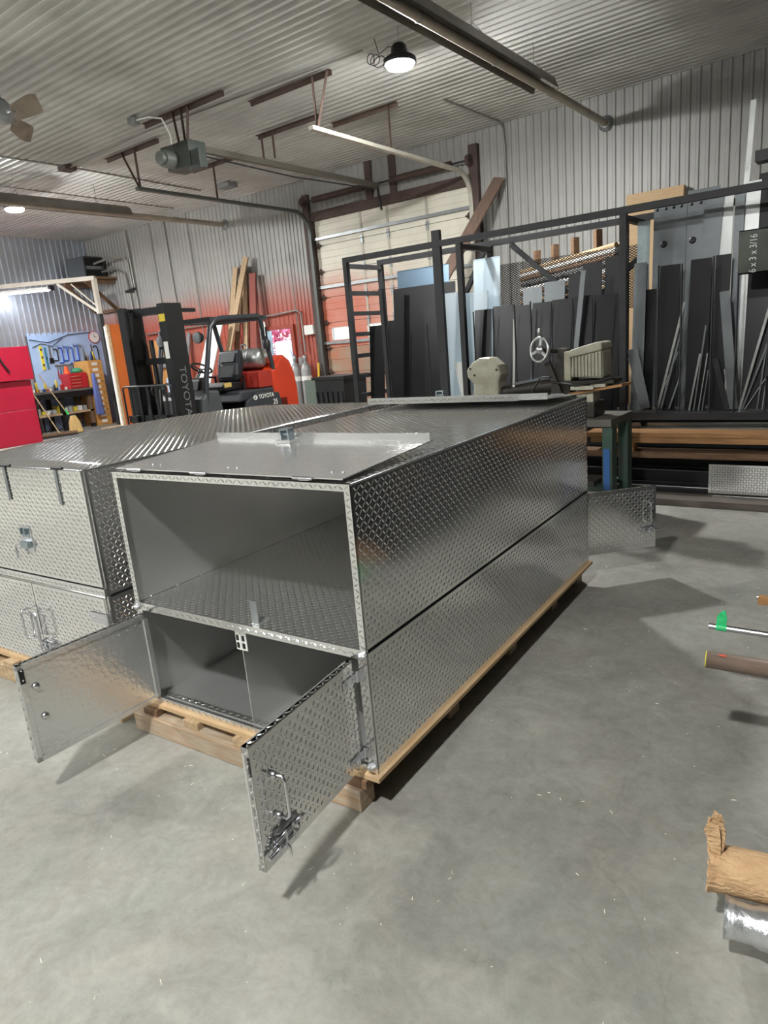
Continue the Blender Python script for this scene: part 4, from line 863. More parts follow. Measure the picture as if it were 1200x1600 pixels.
MB().lathe([(0,.015),(.03,.013),(.036,0),(.03,-.015),(0,-.015)],16,wc,wn).build('hub', m_bright, hw)
for a in (-2.5,-.4,1.7): MB().bar(wc+(wu*math.cos(a)+wv*math.sin(a))*.02, wc+(wu*math.cos(a)+wv*math.sin(a))*.09,.024,.012,wn).build('spoke', m_bright, hw)
MB().tube(wc+wv*.095-wu*.03, wc+wv*.095-wu*.03+wn*.05+wv*.03,.008,8).lathe([(0,.05),(.016,.045),(.019,.025),(.012,.005),(0,0)],10,wc+wv*.118-wu*.03+wn*.04,wv).build('crank_knob', m_bright, hw)
MB().tube(wc-wn*.01,(-2.28,0,1.4),.018,10).build('spindle', m_dirty, hw)
mo = MB().prism([(-2.15,1.19),(-1.88,1.17),(-1.885,1.4),(-2.14,1.35)],-.11,.12,'xz').build('motor', m_cream, sv_, bevel=.02)
MB().prism([(-2.16,1.345),(-1.88,1.395),(-1.885,1.455),(-1.93,1.46),(-2.15,1.41)],-.13,.13,'xz').build('motor_cap', m_cream, mo, bevel=.015)
for i in range(9):
    x = -2.12+i*.028; MB().box(x-.006,x+.006,-.13,-.105,1.195,1.35+i*.004).build('cooling_rib', m_cream, mo)
MB().box(-2.21,-2.15,-.1,.1,1.16,1.4).build('end_bell', m_cream, mo, bevel=.012)
MB().box(-2.2,-1.8,-.1,.12,1.13,1.16).build('motor_plate', m_dirty, sv_)
MB().box(-2.14,-1.95,-.14,.02,1.09,1.12).box(-1.98,-1.86,-.12,.12,1.105,1.13).build('casting', m_cream, sv_)
MB().bar((-2.17,.02,1.05),(-1.72,-.02,1.115),.2,.02).build('wood_board', m_tim, sv_)
MB().path([(-2.6,-.05,1.0),(-2.5,-.12,1.06),(-2.4,-.14,1.2),(-2.32,-.1,1.2)],.008,6).build('hose', m_black, sv_)
MB().path([(-2.3,-.12,1.16),(-2.1,-.16,1.13),(-1.95,-.16,1.15),(-1.8,-.1,1.18)],.009,6).build('cable', m_black, sv_)
MB().box(-2.95,-1.95,-.12,.14,.86,.98).build('bed', m_dirty, sv_, bevel=.01)
MB().box(-2.12,-1.98,-.06,.1,.98,1.09).build('pedestal', m_cream, sv_)
sd = thing('saw_stand', 'green-painted steel stand carrying the old saw', 'stand', (0,5.6,0))
m_green = mat('worn_green',(40,76,62),.6,noise=.5,nscale=5,c2=(58,60,58))
MB().box(-3.1,-1.78,-.22,.32,.8,.858).build('table_top', mat('grimy_top',(86,82,74),.6,noise=.3,nscale=4), sd)
lg = MB().box(-1.86,-1.78,-.2,-.08,0,.799).build('leg', m_green, sd); MB().box(-1.85,-1.8,-.2015,-.2,.28,.62).build('blue_paint', mat('blue_smear',(44,92,150),.6), lg)
for x,y in ((-3.08,-.2),(-3.08,.2),(-1.86,.2)): share(lg, sd, (x+1.86,y+.2,0))
MB().box(-3.0,-1.86,-.16,.26,.25,.29).build('lower_shelf', m_green, sd)
for i in range(3): tag(MB().box(-2.6,-1.95,5.45+.1*i,5.53+.1*i,.2905,.33).build('scrap_bar', m_dirty), 'dark bar on the lower shelf of the green stand, %s from the front' % ('first','second','third')[i], 'bar', 'bars on the green stand')
# ------------------------------------------------------------------ forklift
fk = thing('forklift', 'black and orange forklift with lowered mast facing the boxes', 'forklift', (-8.73,7.34,0), math.radians(-83))
m_fk = mat('forklift_black',(18,19,20),.4,.0,noise=.15,nscale=4); m_fg = mat('forklift_grey',(62,64,66),.55,noise=.2,nscale=4); m_or = mat('forklift_orange',(186,54,24),.4,noise=.1,nscale=3)
m_hood = mat('forklift_charcoal',(46,49,53),.4)
# mast
for s in (1,-1):
    y = .40*s
    up = MB().box(1.0,1.06,y-.07,y+.07,.08,2.36).box(1.26,1.32,y-.07,y+.07,.08,2.36).box(1.06,1.26,min(y+.05*s,y+.07*s),max(y+.05*s,y+.07*s),.08,2.36).build('mast_rail', m_fk, fk)
    MB().box(1.05,1.27,y-.06*s-.03,y-.06*s+.03,.1,2.3).build('inner_rail', m_fk, fk)
    MB().tube((1.0,y-.17*s,.2),(1.0,y-.17*s,1.9),.035,12).build('lift_cylinder', m_fk, fk)
    MB().lathe([(.09,-.02),(.1,0),(.09,.02)],18,(1.16,y*.3,1.18),(0,1,0)).build('hose_wheel', m_fg, fk)
    MB().path([(1.3,y*.3,1.2),(1.34,y*.3,.9),(1.34,y*.3,.35)],.02,6).build('chain', mat('chain_steel',(96,96,92),.4,.8), fk)
MB().box(1.02,1.16,-.4,.4,2.24,2.34).build('crossbar', m_fk, fk); MB().box(1.02,1.1,-.4,.4,1.55,1.64).build('crossbar', m_fk, fk); MB().box(1.02,1.1,-.4,.4,.3,.42).build('crossbar', m_fk, fk)
MB().box(.72,1.02,.38,.46,2.24,2.29).build('light_arm', m_fk, fk)
MB().box(1.322,1.326,.345,.455,2.12,2.22).build('warning_sticker', mat('sticker_yellow',(222,196,60),.5), fk); MB().box(1.322,1.326,.36,.44,1.62,1.85).build('sticker', m_white, fk)
text_part('TOYOTA', .17, frame((1.16,.4725,1.15),(0,0,-1),(-1,0,0)), mat('raised_letters',(96,98,98),.5), fk, depth=.003)
# carriage, backrest and forks
for z in (.35,.75): MB().box(1.36,1.42,-.48,.48,z,z+.1).build('carriage_bar', m_fk, fk)
for y in (-.5,.5): MB().tube((1.43,y,.3),(1.43,y,1.26),.014,8).build('backrest_post', m_fk, fk)
MB().path([(1.43,-.5,1.22),(1.43,-.47,1.27),(1.43,.47,1.27),(1.43,.5,1.22)],.013,6).build('backrest_rail', m_fg, fk); MB().tube((1.43,-.5,.62),(1.43,.5,.62),.012,8).build('backrest_rail', m_fg, fk)
for i in range(5):
    y = -.36+.18*i; MB().box(1.425,1.435,y-.022,y+.022,.4,1.26).build('backrest_bar', m_fk, fk)
for y in (-.3,.3): MB().prism([(1.43,.05),(2.5,.035),(2.5,.05),(1.48,.1),(1.48,.85),(1.43,.85)],y-.06,y+.06,'xz').build('fork', m_fk, fk)
# chassis
MB().prism([(-1.1,.25),(.95,.22),(.95,.7),(.7,.78),(.25,.62),(-.1,.62),(-.25,.85),(-1.1,.85)],-.54,.54,'xz').build('chassis', m_fk, fk, bevel=.03)
MB().prism([(-.95,.86),(-.9,1.02),(.02,1.03),(.1,.86)],-.5,.5,'xz').build('engine_hood', m_hood, fk, bevel=.03)
MB().prism([(-.95,.6),(-.85,.93),(-.3,.98),(-.02,.86),(.06,.6)],.5,.56,'xz').build('side_cover', m_hood, fk, bevel=.02)
text_part('TOYOTA', .095, frame((-.5,.5645,.9),(-1,0,0),(0,0,1)), m_white, fk); text_part('25', .12, frame((-.72,.5645,.78),(-1,0,0),(0,0,1)), m_white, fk)
MB().path([(-.22+.045*math.cos(a),.566,.9+.032*math.sin(a)) for a in [2*PI*i/16 for i in range(16)]],.005,5,True).path([(-.22+.02*math.cos(a),.566,.9+.03*math.sin(a)) for a in [2*PI*i/12 for i in range(12)]],.004,5,True).path([(-.22+.04*math.cos(a),.566,.915+.012*math.sin(a)) for a in [2*PI*i/12 for i in range(12)]],.004,5,True).build('emblem', m_white, fk)
MB().prism([(.45,.75),(.92,.72),(.88,1.0),(.75,1.12),(.5,1.1)],-.5,.5,'xz').build('cowl', m_fg, fk, bevel=.04)
MB().prism([(.5,1.08),(.74,1.1),(.66,1.28),(.48,1.3)],-.2,.3,'xz').build('dash', m_fk, fk, bevel=.03)
MB().tube((.5,.05,1.25),(.36,.05,1.42),.025,10).build('steering_column', m_fk, fk)
sc_ = Vector((.35,.05,1.43)); sn = Vector((-.5,0,.85)).normalized(); su = Vector((0,1,0)); s2 = sn.cross(su)
sw = MB().path([sc_+(su*math.cos(a)+s2*math.sin(a))*.16 for a in [2*PI*i/24 for i in range(24)]],.016,8,True).build('steering_wheel', m_black, fk)
for a in (0,2.1,4.2): MB().tube(sc_-sn*.03,sc_+(su*math.cos(a)+s2*math.sin(a))*.155,.012,6).build('spoke', m_black, sw)
# fenders, steps and wheels
for s in (1,-1):
    MB().prism([(.5,.35),(.5,.62),(.62,.74),(.98,.74),(1.05,.62),(1.05,.35),(.95,.35),(.92,.58),(.66,.6),(.6,.35)],min(.42*s,.58*s),max(.42*s,.58*s),'xz').build('fender', m_fg, fk, bevel=.01)
    w1 = MB().lathe([(0,-.1),(.2,-.1),(.3,-.1),(.34,-.06),(.34,.06),(.3,.1),(.2,.1),(0,.1)],24,(.82,.47*s,.34),(0,1,0)).build('wheel', m_black, fk); MB().lathe([(.06,.03),(.16,.02),(.18,0)],16,(.82,.57*s,.34),(0,s,0)).build('hub', m_or, w1)
    w2 = MB().lathe([(0,-.08),(.16,-.08),(.22,-.08),(.26,-.05),(.26,.05),(.22,.08),(.16,.08),(0,.08)],20,(-.85,.44*s,.26),(0,1,0)).build('wheel', m_black, fk); MB().lathe([(.05,.03),(.12,.02),(.14,0)],14,(-.85,.52*s,.26),(0,s,0)).build('hub', m_or, w2)
    MB().box(.1,.48,min(.4*s,.57*s),max(.4*s,.57*s),.34,.38).build('step', m_fg, fk)
# seat
MB().prism([(-.42,1.04),(.1,1.04),(.14,1.12),(.06,1.18),(-.38,1.16)],-.24,.24,'xz').build('seat', m_black, fk, bevel=.03)
sb = MB().prism([(-.34,1.15),(-.24,1.18),(-.3,1.45),(-.38,1.66),(-.47,1.66),(-.46,1.4)],-.23,.23,'xz').build('backrest', mat('vinyl_black',(28,30,34),.35), fk, bevel=.045)
MB().prism([(-.255,1.22),(-.235,1.24),(-.295,1.44),(-.32,1.44)],-.15,.15,'xz').build('cushion', MAT['vinyl_black'], sb, bevel=.01); MB().prism([(-.3,1.48),(-.285,1.48),(-.36,1.62),(-.37,1.62)],-.15,.15,'xz').build('cushion', MAT['vinyl_black'], sb, bevel=.006)
MB().box(-.06,.1,.2,.247,1.1,1.17).build('tape_patch', mat('tan_tape',(190,160,90),.6), fk)
for y in (.3,-.3): MB().path([(-.3,y,1.04),(-.3,y,1.25),(-.05,y,1.28)],.02,8).build('armrest', m_black, fk)
# counterweight and gas bottle
cw = MB().prism([(-.78,.35),(-.78,1.3),(-1.0,1.5),(-1.12,1.53),(-1.28,1.42),(-1.38,1.2),(-1.42,.95),(-1.42,.35)],-.54,.54,'xz').build('counterweight', m_or, fk, bevel=.05)
MB().box(-.79,-.45,-.5,.5,1.03,1.3).build('hood_rear', mat('dull_red',(150,40,26),.5), fk, bevel=.02)
bt = MB().lathe([(0,-.4),(.1,-.4),(.15,-.36),(.165,-.28),(.165,.28),(.15,.36),(.1,.4),(0,.4)],22,(-.76,0,1.5),(0,1,0)).build('gas_bottle', mat('bottle_alu',(170,172,168),.35,.8,noise=.2,nscale=6), fk)
for y in (-.16,.16): MB().lathe([(.168,-.015),(.172,0),(.168,.015)],22,(-.76,y,1.5),(0,1,0)).build('strap', m_galv, bt)
MB().path([(-.76,-.06,1.66),(-.76,-.04,1.74),(-.76,.04,1.74),(-.76,.06,1.66)],.014,6).build('clamp', m_galv, bt)
# overhead guard
for s in (1,-1):
    MB().path([(.78,.46*s,.9),(.72,.48*s,1.3),(.52,.5*s,2.02),(.4,.5*s,2.12),(.2,.5*s,2.14),(-.62,.5*s,2.16)],.042,6).build('guard_rail', m_hood, fk)
    MB().path([(-.9,.5*s,1.0),(-.78,.5*s,1.6),(-.66,.5*s,2.1),(-.6,.5*s,2.15)],.04,6).build('guard_rail', m_hood, fk)
    MB().box(-.8,-.62,.48*s-.04,.48*s+.04,2.1,2.17).build('guard_corner', m_hood, fk)
for i in range(8):
    x = .42-.13*i; MB().box(x-.012,x+.012,-.48,.48,2.1,2.15).build('guard_bar', m_fk, fk)
for x in (.48,-.66): MB().box(x-.04,x+.04,-.52,.52,2.09,2.16).build('guard_beam', m_hood, fk)
for y in (.34,-.42): hl = MB().lathe([(0,-.07),(.06,-.06),(.085,0),(.085,.03)],16,(.62,y,1.88),(1,0,0)).build('work_light', m_black, fk); MB().lathe([(.082,.031),(.05,.036),(0,.038)],16,(.62,y,1.88),(1,0,0)).build('lamp_glass', m_galv, hl)
MB().tube((-.72,.5,1.78),(-.72,.5,1.98),.05,12).lathe([(.06,0),(.07,.08),(.05,.14)],12,(-.72,.52,1.64)).build('beacon', m_black, fk)
MB().lathe([(0,.05),(.08,.03),(.1,-.02),(.05,-.07)],14,(.5,-.25,1.72),(0,0,1)).build('mirror', m_black, fk)
text_part('NO RIDERS', .07, frame((-.705,.5435,1.9),(-.18,0,-1),(-1,0,.18)), m_white, fk, sx=.8) if False else MB().box(-.72,-.68,.5405,.5425,1.84,2.06).build('guard_label', m_white, fk)
tag(MB().box(-8.15,-7.75,8.85,8.9,.0,1.05).build('tread_sheet', m_tread), 'small tread plate sheet standing behind the forklift', 'sheet') if False else None
q = thing('tread_step', 'small upright tread plate panel standing right behind the forklift', 'panel', (-7.62,8.62,0), math.radians(38))
MB().plate((-.3,0,0),X_,Z_,(0,-1,0),.55,1.08,.005,True,.05).build('panel', mat('dull_tread',(120,130,120),.4,.8), q); MB().box(-.3,.25,.0,.35,.0,.02).build('foot', m_steel, q)
q = thing('ribbed_bin', 'dark ribbed plastic bin standing left of the sheet rack', 'bin', (-6.15,7.35,0))
MB().prism([(-.22,.0),(.2,.0),(.25,1.18),(-.28,1.18)],-.25,.25,'xz').build('tub', mat('bin_grey',(34,34,36),.5), q, bevel=.02)
for i in range(6): MB().bar((-.2+.075*i,-.262,.1),(-.24+.09*i,-.262,1.0),.025,.02,(0,1,0)).build('rib', MAT['bin_grey'], q)
MB().box(-.3,.27,-.28,.28,1.16,1.2).build('rim', MAT['bin_grey'], q)
# ------------------------------------------------------------------ red machine enclosure at the left edge
rc = thing('red_cabinet', 'tall crimson steel machine enclosure at the left edge', 'cabinet', (0,0,0))
MB().box(-17.1,-15.8,5.2,7.95,0.0,.76).build('base', m_red, rc, bevel=.012); MB().box(-17.1,-15.8,5.2,7.95,.775,1.42).build('body', m_red, rc, bevel=.012)
MB().box(-17.1,-15.68,5.2,7.98,1.43,2.16).build('hood', m_red, rc, bevel=.012); MB().box(-17.05,-15.82,5.25,7.94,.76,.775).build('seam', mat('seam_pink',(220,120,140),.5), rc)
tag(MB().path([(-15.9,7.0,2.182),(-15.72,7.1,2.205),(-15.645,7.15,2.2),(-15.64,7.22,2.1),(-15.645,7.35,1.8),(-15.645,7.45,1.62)],.02,6).build('cable', m_black), 'black cable hanging over the top of the crimson enclosure', 'cable')
tag(MB().lathe([(0,0),(.1,.0),(.13,.06),(.07,.13),(0,.14)],14,(-16.1,6.95,2.161)).build('motor_cap', mat('brass_brown',(120,100,60),.5)), 'small brown cap on top of the crimson enclosure', 'cap')
# ------------------------------------------------------------------ post with boom and fluorescent lamp
gp = thing('post_frame', 'steel post and pale boom with diagonal braces over the bench', 'frame', (0,0,0))
m_cw = mat('cream_steel',(206,200,186),.5,noise=.1,nscale=5); m_post = mat('post_dark',(60,62,62),.5,.2)
MB().box(-16.25,-16.15,10.17,10.27,0,2.85).build('post', m_post, gp); MB().box(-16.25,-16.15,10.17,10.27,2.851,3.7).build('post_top', m_cw, gp)
MB().bar((-16.15,10.22,3.7),(-18.36,8.75,3.7),.1,.1).build('boom', m_cw, gp)
MB().bar((-16.22,10.2,2.9),(-16.95,9.68,3.64),.06,.06).build('brace', m_cw, gp); MB().bar((-16.22,10.26,2.98),(-16.75,9.92,3.62),.03,.03).build('brace', m_cw, gp)
fl_ = thing('fluorescent_lamp', 'white batten lamp hung under the pale boom', 'lamp', (0,0,0))
MB().bar((-17.12,9.54,3.56),(-18.2,8.83,3.56),.13,.06).build('batten', m_white, fl_); MB().bar((-17.14,9.53,3.515),(-18.18,8.84,3.515),.06,.028).build('tube', emit('fluorescent',(236,242,255),70*LAMP), fl_)
MB().box(-17.12,-17.02,9.52,9.62,3.5,3.62).build('end_cap', m_black, fl_)
# ------------------------------------------------------------------ workbench and its things
wbn = thing('workbench', 'cluttered steel workbench with wooden lower shelf below the blue board', 'workbench', (0,0,0))
MB().box(-18.32,-17.45,8.7,10.4,1.0,1.05).build('bench_top', mat('bench_top',(96,92,86),.6,noise=.3,nscale=4), wbn); MB().box(-17.47,-17.45,8.7,10.4,.86,1.0).build('apron', m_steel, wbn)
for x in (-18.2,-17.55):
    for y in (8.78,9.5,10.3): MB().box(x-.05,x+.05,y-.05,y+.05,.0 if y != 10.3 else .1,.999).build('leg', m_steel if y < 10 else m_oldwood, wbn)
MB().box(-18.3,-17.5,8.75,10.35,.42,.47).build('lower_shelf', m_wood, wbn)
MB().tube((-17.6,10.28,.05),(-17.5,10.28,.05),.05,12).build('caster', m_black, wbn)
rs = random.Random(3)
def small(name, mb, m, label, cat, grp): return tag(mb.build(name, m), label, cat, grp)
cols = [((60,62,66),'dark'),((150,152,150),'grey'),((40,60,110),'blue'),((200,180,60),'yellow'),((170,40,40),'red'),((210,210,205),'white')]
where = ['at the near end','next to the near end','left of the middle','in the middle','right of the middle','near the red tool chest']
for i in range(18):
    y = 8.8+.06*i; x = -17.62-.5*rs.random(); (c,cn) = cols[i%6]; h = .05+.12*rs.random()
    mm = mat('clutter_%s'%cn,c,.45)
    if i%3 == 0: mb = MB().lathe([(0,0),(.03,0),(.03,h+.06),(.02,h+.09),(.02,h+.11),(0,h+.11)],12,(x,y,1.051)); nm = 'spray_can'; ct = 'can'
    elif i%3 == 1: mb = MB().box(x-.06,x+.06,y-.026,y+.026,1.051,1.051+h); nm = 'parts_box'; ct = 'box'
    else: mb = MB().tube((x-.1,y,1.078),(x+.1,y,1.078),.025,12).box(x+.05,x+.12,y-.026,y+.026,1.052,1.12); nm = 'power_tool'; ct = 'tool'
    small(nm, mb, mm, 'small %s %s on the workbench %s' % (cn, nm.replace('_',' '), where[min(5,i//3)]), ct, 'clutter on the workbench')
for i in range(10):
    y = 8.93+.14*i+(.03 if i > 3 else 0); c,cn = cols[(i*2+1)%6]; small('parts_box', MB().box(-18.0,-17.68,y-.05,y+.05,.471,.55+.1*rs.random()), mat('clutter_%s'%cn,c,.45), '%s box on the lower shelf of the workbench, %s from its near end' % (cn, ['first','second','third','fourth','fifth','sixth','seventh','eighth','ninth','tenth'][i]), 'box', 'boxes under the workbench')
tc_ = thing('tool_chest', 'small red tool chest with drawers on the workbench', 'tool chest', (-17.8,10.13,1.051))
m_rt = mat('toolbox_red',(176,34,40),.4)
MB().box(-.22,.2,-.26,.26,0,.4).build('case', m_rt, tc_, bevel=.008)
for i in range(4): MB().box(.2,.215,-.25,.08,.03+.085*i,.1+.085*i).build('drawer', m_rt, tc_); MB().box(.216,.224,-.22,.05,.055+.085*i,.07+.085*i).build('pull', m_chrome, tc_)
MB().box(.2,.212,.09,.25,.02,.38).build('side_door', m_rt, tc_)
q = thing('marker_cone', 'small orange cone on the red tool chest', 'cone', (-17.8,9.95,1.452)); MB().lathe([(.09,0),(.08,.02),(.04,.18),(.03,.2),(0,.2)],14).build('body', mat('orange_plastic',(232,84,30),.5), q)
q = tag(MB().lathe([(0,0),(.12,.01),(.15,.05),(.1,.12),(0,.14)],14).build('green_bag', mat('green_bag',(60,140,100),.6)), 'green and white lump on top of the red tool chest', 'bag'); q.location = (-17.8,10.24,1.452)
dc = thing('drawer_cabinet', 'tall narrow wooden small-parts cabinet with label squares', 'cabinet', (-17.85,10.63,0))
m_dw = mat('drawer_wood',(202,150,84),.6,noise=.15,nscale=4)
MB().box(-.36,.33,-.21,.21,0.0,1.75).build('case', m_dw, dc)
for i in range(11):
    d_ = MB().box(.33,.345,-.2,.2,.04+.154*i,.185+.154*i).build('drawer', m_dw, dc); MB().box(.346,.349,-.1,.06,.07+.154*i,.15+.154*i).build('label_card', m_white, d_)
    MB().tube((.346,.12,.11+.154*i),(.37,.12,.11+.154*i),.012,8).build('knob', m_oldwood, d_)
for i,(c,cn) in enumerate(cols[:4]): small('bottle', MB().lathe([(0,0),(.035,0),(.035,.15),(.015,.19),(.015,.23),(0,.23)],12,(-17.7-.05*(i%2),10.5+.09*i,1.751)), mat('clutter_%s'%cn,c,.45), '%s bottle on top of the wooden small-parts cabinet' % cn, 'bottle', 'bottles on the small-parts cabinet')
# tools on the blue board
WX = XL+.035
lv = thing('spirit_level', 'yellow spirit level hanging upright on the blue board', 'level', (WX,9.66,1.6)); MB().box(0,.03,-.03,.03,0,.62).build('beam', mat('level_yellow',(226,206,50),.4), lv)
for z in (.1,.3,.5): MB().box(.03,.034,-.02,.02,z,z+.06).build('vial', m_black, lv)
l2 = thing('spirit_level', 'teal spirit level hanging beside the yellow one', 'level', (WX,9.78,1.62)); MB().box(0,.03,-.025,.025,0,.56).build('beam', mat('level_teal',(60,120,140),.4), l2); MB().box(.03,.034,-.015,.015,.25,.31).build('vial', m_black, l2)
m_cb = mat('clamp_blue',(36,76,180),.4)
def clampg(y, z, h, m, label):
    t = thing('clamp', label, 'clamp', (WX,y,z), 0, 'clamps on the blue board')
    MB().path([(.02,-.06,0),(.02,.05,0),(.02,.06,.03),(.02,.06,h-.03),(.02,.05,h),(.02,-.05,h)],.016,6).build('frame', m, t); MB().tube((.02,-.05,h+.05),(.02,-.05,h-.14),.009,8).tube((.02,-.09,h+.05),(.02,-.01,h+.05),.006,6).build('screw', m_galv, t)
clampg(10.18,1.75,.4,m_cb,'blue clamp on the blue board, leftmost of four'); clampg(10.33,1.8,.36,m_cb,'blue clamp on the blue board, second of four'); clampg(10.48,1.72,.42,m_cb,'blue clamp on the blue board, third of four'); clampg(10.64,1.78,.4,m_cb,'blue clamp on the blue board, rightmost of four')
clampg(10.78,1.75,.42,m_galv,'grey clamp right of the blue clamps'); clampg(10.04,1.82,.3,m_steel,'black clamp left of the blue clamps')
for y,z,h,m,lab in ((9.9,1.8,.42,m_steel,'black hand saw hanging left of the clamps'),(11.12,1.7,.5,m_oldwood,'brown-handled saw hanging right of the clamps')):
    t = thing('hand_saw', lab, 'saw', (WX,y,z)); MB().prism([(-.03,0),(.05,.02),(.03,h),(-.01,h)],0,.006,'yz').build('blade', m_galv, t); MB().prism([(-.05,-.04),(.07,-.04),(.06,.1),(-.04,.1)],0,.03,'yz').build('grip', m, t)
t = thing('pry_bar', 'black hooked pry bar hanging at the right of the blue board', 'bar', (WX,11.3,1.3)); MB().path([(.02,0,0),(.02,0,.75),(.02,-.02,.83),(.02,-.08,.85),(.02,-.12,.8)],.015,6).build('bar', m_steel, t)
t = thing('tool_rail', 'steel rail with hooks across the blue board', 'rail', (WX,0,0)); MB().box(0,.05,9.95,11.05,1.68,1.71).build('rail', m_galv, t)
hc = [((170,40,40),'red'),((40,60,110),'blue'),((60,62,66),'dark')]
ordn = ['first','second','third','fourth','fifth','sixth','seventh','eighth','ninth','tenth','eleventh','twelfth','thirteenth','fourteenth']
for i in range(14):
    y = 10.0+.075*i; c,cn = hc[i%3]; h = .2+.12*rs.random(); t = thing('pliers', 'pliers with %s handles, %s from the left on the tool rail' % (cn,ordn[i]), 'pliers', (WX+.06,y,1.67), 0, 'pliers on the tool rail')
    MB().prism([(-.015,-.12),(.015,-.12),(.01,0),(-.01,0)],-.012,.012,'yz').build('jaws', m_galv, t)
    for s in (-1,1): MB().tube((0,0,-.11),(0,s*.022,-.11-h),.009,6).build('grip', mat('clutter_%s'%cn,c,.45), t)
t = thing('wall_clock', 'round red and white wall clock on the blue board', 'clock', (WX,11.26,2.38)); MB().lathe([(0,0),(.16,0),(.17,.03),(.15,.04)],24,(0,0,0),(1,0,0)).build('rim', m_rt, t); MB().lathe([(.15,.036),(0,.036)],24,(0,0,0),(1,0,0)).build('face', m_white, t)
MB().bar((.04,0,0),(.04,.0,.1),.01,.004,(1,0,0)).bar((.04,0,0),(.04,.07,.02),.012,.004,(1,0,0)).build('hands', m_black, t)
for k,(ys,zs) in enumerate((((9.4,9.9,10.5,11.2),(2.4,2.3,2.48,2.52)),((9.45,9.7,10.0,10.3),(2.2,2.28,2.2,2.4)))): tag(MB().path([(WX+.02,a,b) for a,b in zip(ys,zs)],.01,6).build('wall_cable', m_black), ('upper' if k == 0 else 'lower')+' loose cable across the top of the blue board', 'cable')
# brooms
br_ = thing('push_broom', 'push broom with wide head leaning beside the crimson enclosure', 'broom', (0,0,0))
MB().tube((-16.15,8.55,.1),(-16.75,8.22,1.52),.016,8).build('handle', m_wood, br_); MB().bar((-16.32,8.2,.085),(-16.1,8.98,.085),.09,.05).build('head', m_oldwood, br_); MB().bar((-16.32,8.2,.03),(-16.1,8.98,.03),.07,.06).build('bristles', mat('dark_bristle',(52,44,38),.9), br_)
for s in (-1,1): MB().tube((-16.26,8.5,.6),(-16.21+.05*s,8.58+.17*s,.1),.006,6).build('stay', m_steel, br_)
cb_ = thing('corn_broom', 'corn broom with green band leaning beside the push broom', 'broom', (0,0,0))
MB().tube((-16.52,9.05,.5),(-16.95,8.75,1.5),.014,8).build('handle', m_wood, cb_); MB().tube((-16.5,9.06,.48),(-16.55,9.03,.6),.024,8).build('band', mat('green_band',(40,180,80),.5), cb_)
MB().prism([(-.06,.45),(.06,.45),(.15,.28),(.19,.02),(-.16,.02),(-.13,.28)],-.04,.04,'yz').build('straw', mat('straw',(206,172,112),.9,noise=.3,nscale=8,stretch=(12,12,1)), cb_, M=Matrix.Translation((-16.42,9.12,0)), bevel=.02)
# cloths
tag(MB().prism([(-.11,.55),(-.13,1.0),(-.09,1.55),(.0,1.62),(.08,1.58),(.13,1.1),(.1,.72),(.03,.48)],-.07,.07,'yz').build('jacket', m_black, M=Matrix.Translation((-16.06,10.22,.1)), bevel=.04), 'black jacket hanging on the steel post', 'jacket')
tag(MB().prism([(-.12,.3),(-.06,1.4),(.02,1.42),(.1,.3)],-.05,.05,'yz').build('blue_cloth', mat('blue_cloth',(96,110,170),.8), M=Matrix.Translation((-17.38,10.46,0)), bevel=.03), 'blue cloth hanging between the bench and the small-parts cabinet', 'cloth')
# orange sheet with timber edge
op = thing('orange_panel', 'tall flat orange panel standing left of the forklift mast', 'panel', (0,0,0))
MB().box(-15.54,-15.5,9.955,10.65,.09,2.54).build('sheet', mat('orange_sheet',(186,98,44),.5,noise=.06,nscale=2), op)
MB().box(-15.58,-15.48,9.885,9.95,.09,2.54).build('edge_stud', m_wood, op); MB().box(-15.56,-15.5,9.845,9.88,.09,2.5).build('edge_strip', m_white, op); MB().box(-15.56,-15.54,9.955,10.65,.09,2.54).build('backing', m_black, op)
for z in (1.5,1.22): MB().box(-15.5,-15.44,10.4,10.56,z,z+.06).build('bracket', m_black, op)
tag(MB().box(-15.9,-15.3,9.5,10.7,.001,.088).build('base_timber', m_wood), 'pale timber skid under the orange panel', 'timber')

# ------------------------------------------------------------------ stock at the right edge
ss = thing('stock_stand', 'unseen dark stand added at the right, carrying the rods and reflected in the box', 'stand', (0,0,0))  # added out of view: holds the rods, gives the box something dark to mirror
for x in (.35,2.0):
    for y in (1.4,3.9): MB().box(x-.04,x+.04,y-.04,y+.04,0,1.6).build('leg', m_steel, ss)
    MB().box(x-.03,x+.03,1.44,3.86,.29,.338).build('crossbar', m_steel, ss); MB().box(x-.03,x+.03,1.44,3.86,1.2,1.26).build('crossbar', m_steel, ss); MB().box(x-.03,x+.03,1.44,3.86,.005,.055).build('crossbar', m_steel, ss)
for i in range(5): tag(MB().box(.1,2.6,1.7+.4*i,1.86+.4*i,1.261,1.42).build('steel_tube', m_steel), 'dark tube added on the unseen stock stand for the box to reflect, %s from the front' % ('first','second','third','fourth','fifth')[i], 'tube', 'tubes on the stock stand')  # extra tubes added to darken the reflection in the box side
for x in (.62,1.3): tag(MB().box(x,x+.02,1.45,6.0,.0,1.9).build('dark_sheet', m_bsheet), 'dark sheet standing beyond the right edge of the picture', 'sheet', 'sheets beyond the right edge')  if False else None
q = thing('reflection_machine', 'unseen dark machine added at the right for the box side to reflect', 'machine', (0,0,0))  # added unseen mass with coloured spots, shaped for the reflection in the box side
m_mach = mat('machine_dark',(30,31,33),.5)
MB().box(-.1,1.4,4.0,5.9,0,1.75).build('frame', m_mach, q, bevel=.02); MB().box(-.2,-.1,4.1,5.8,.85,.95).build('table', m_mach, q); MB().box(-.14,-.1,4.2,4.6,1.2,1.42).build('control_box', mat('ctrl_blue',(40,60,150),.5), q)
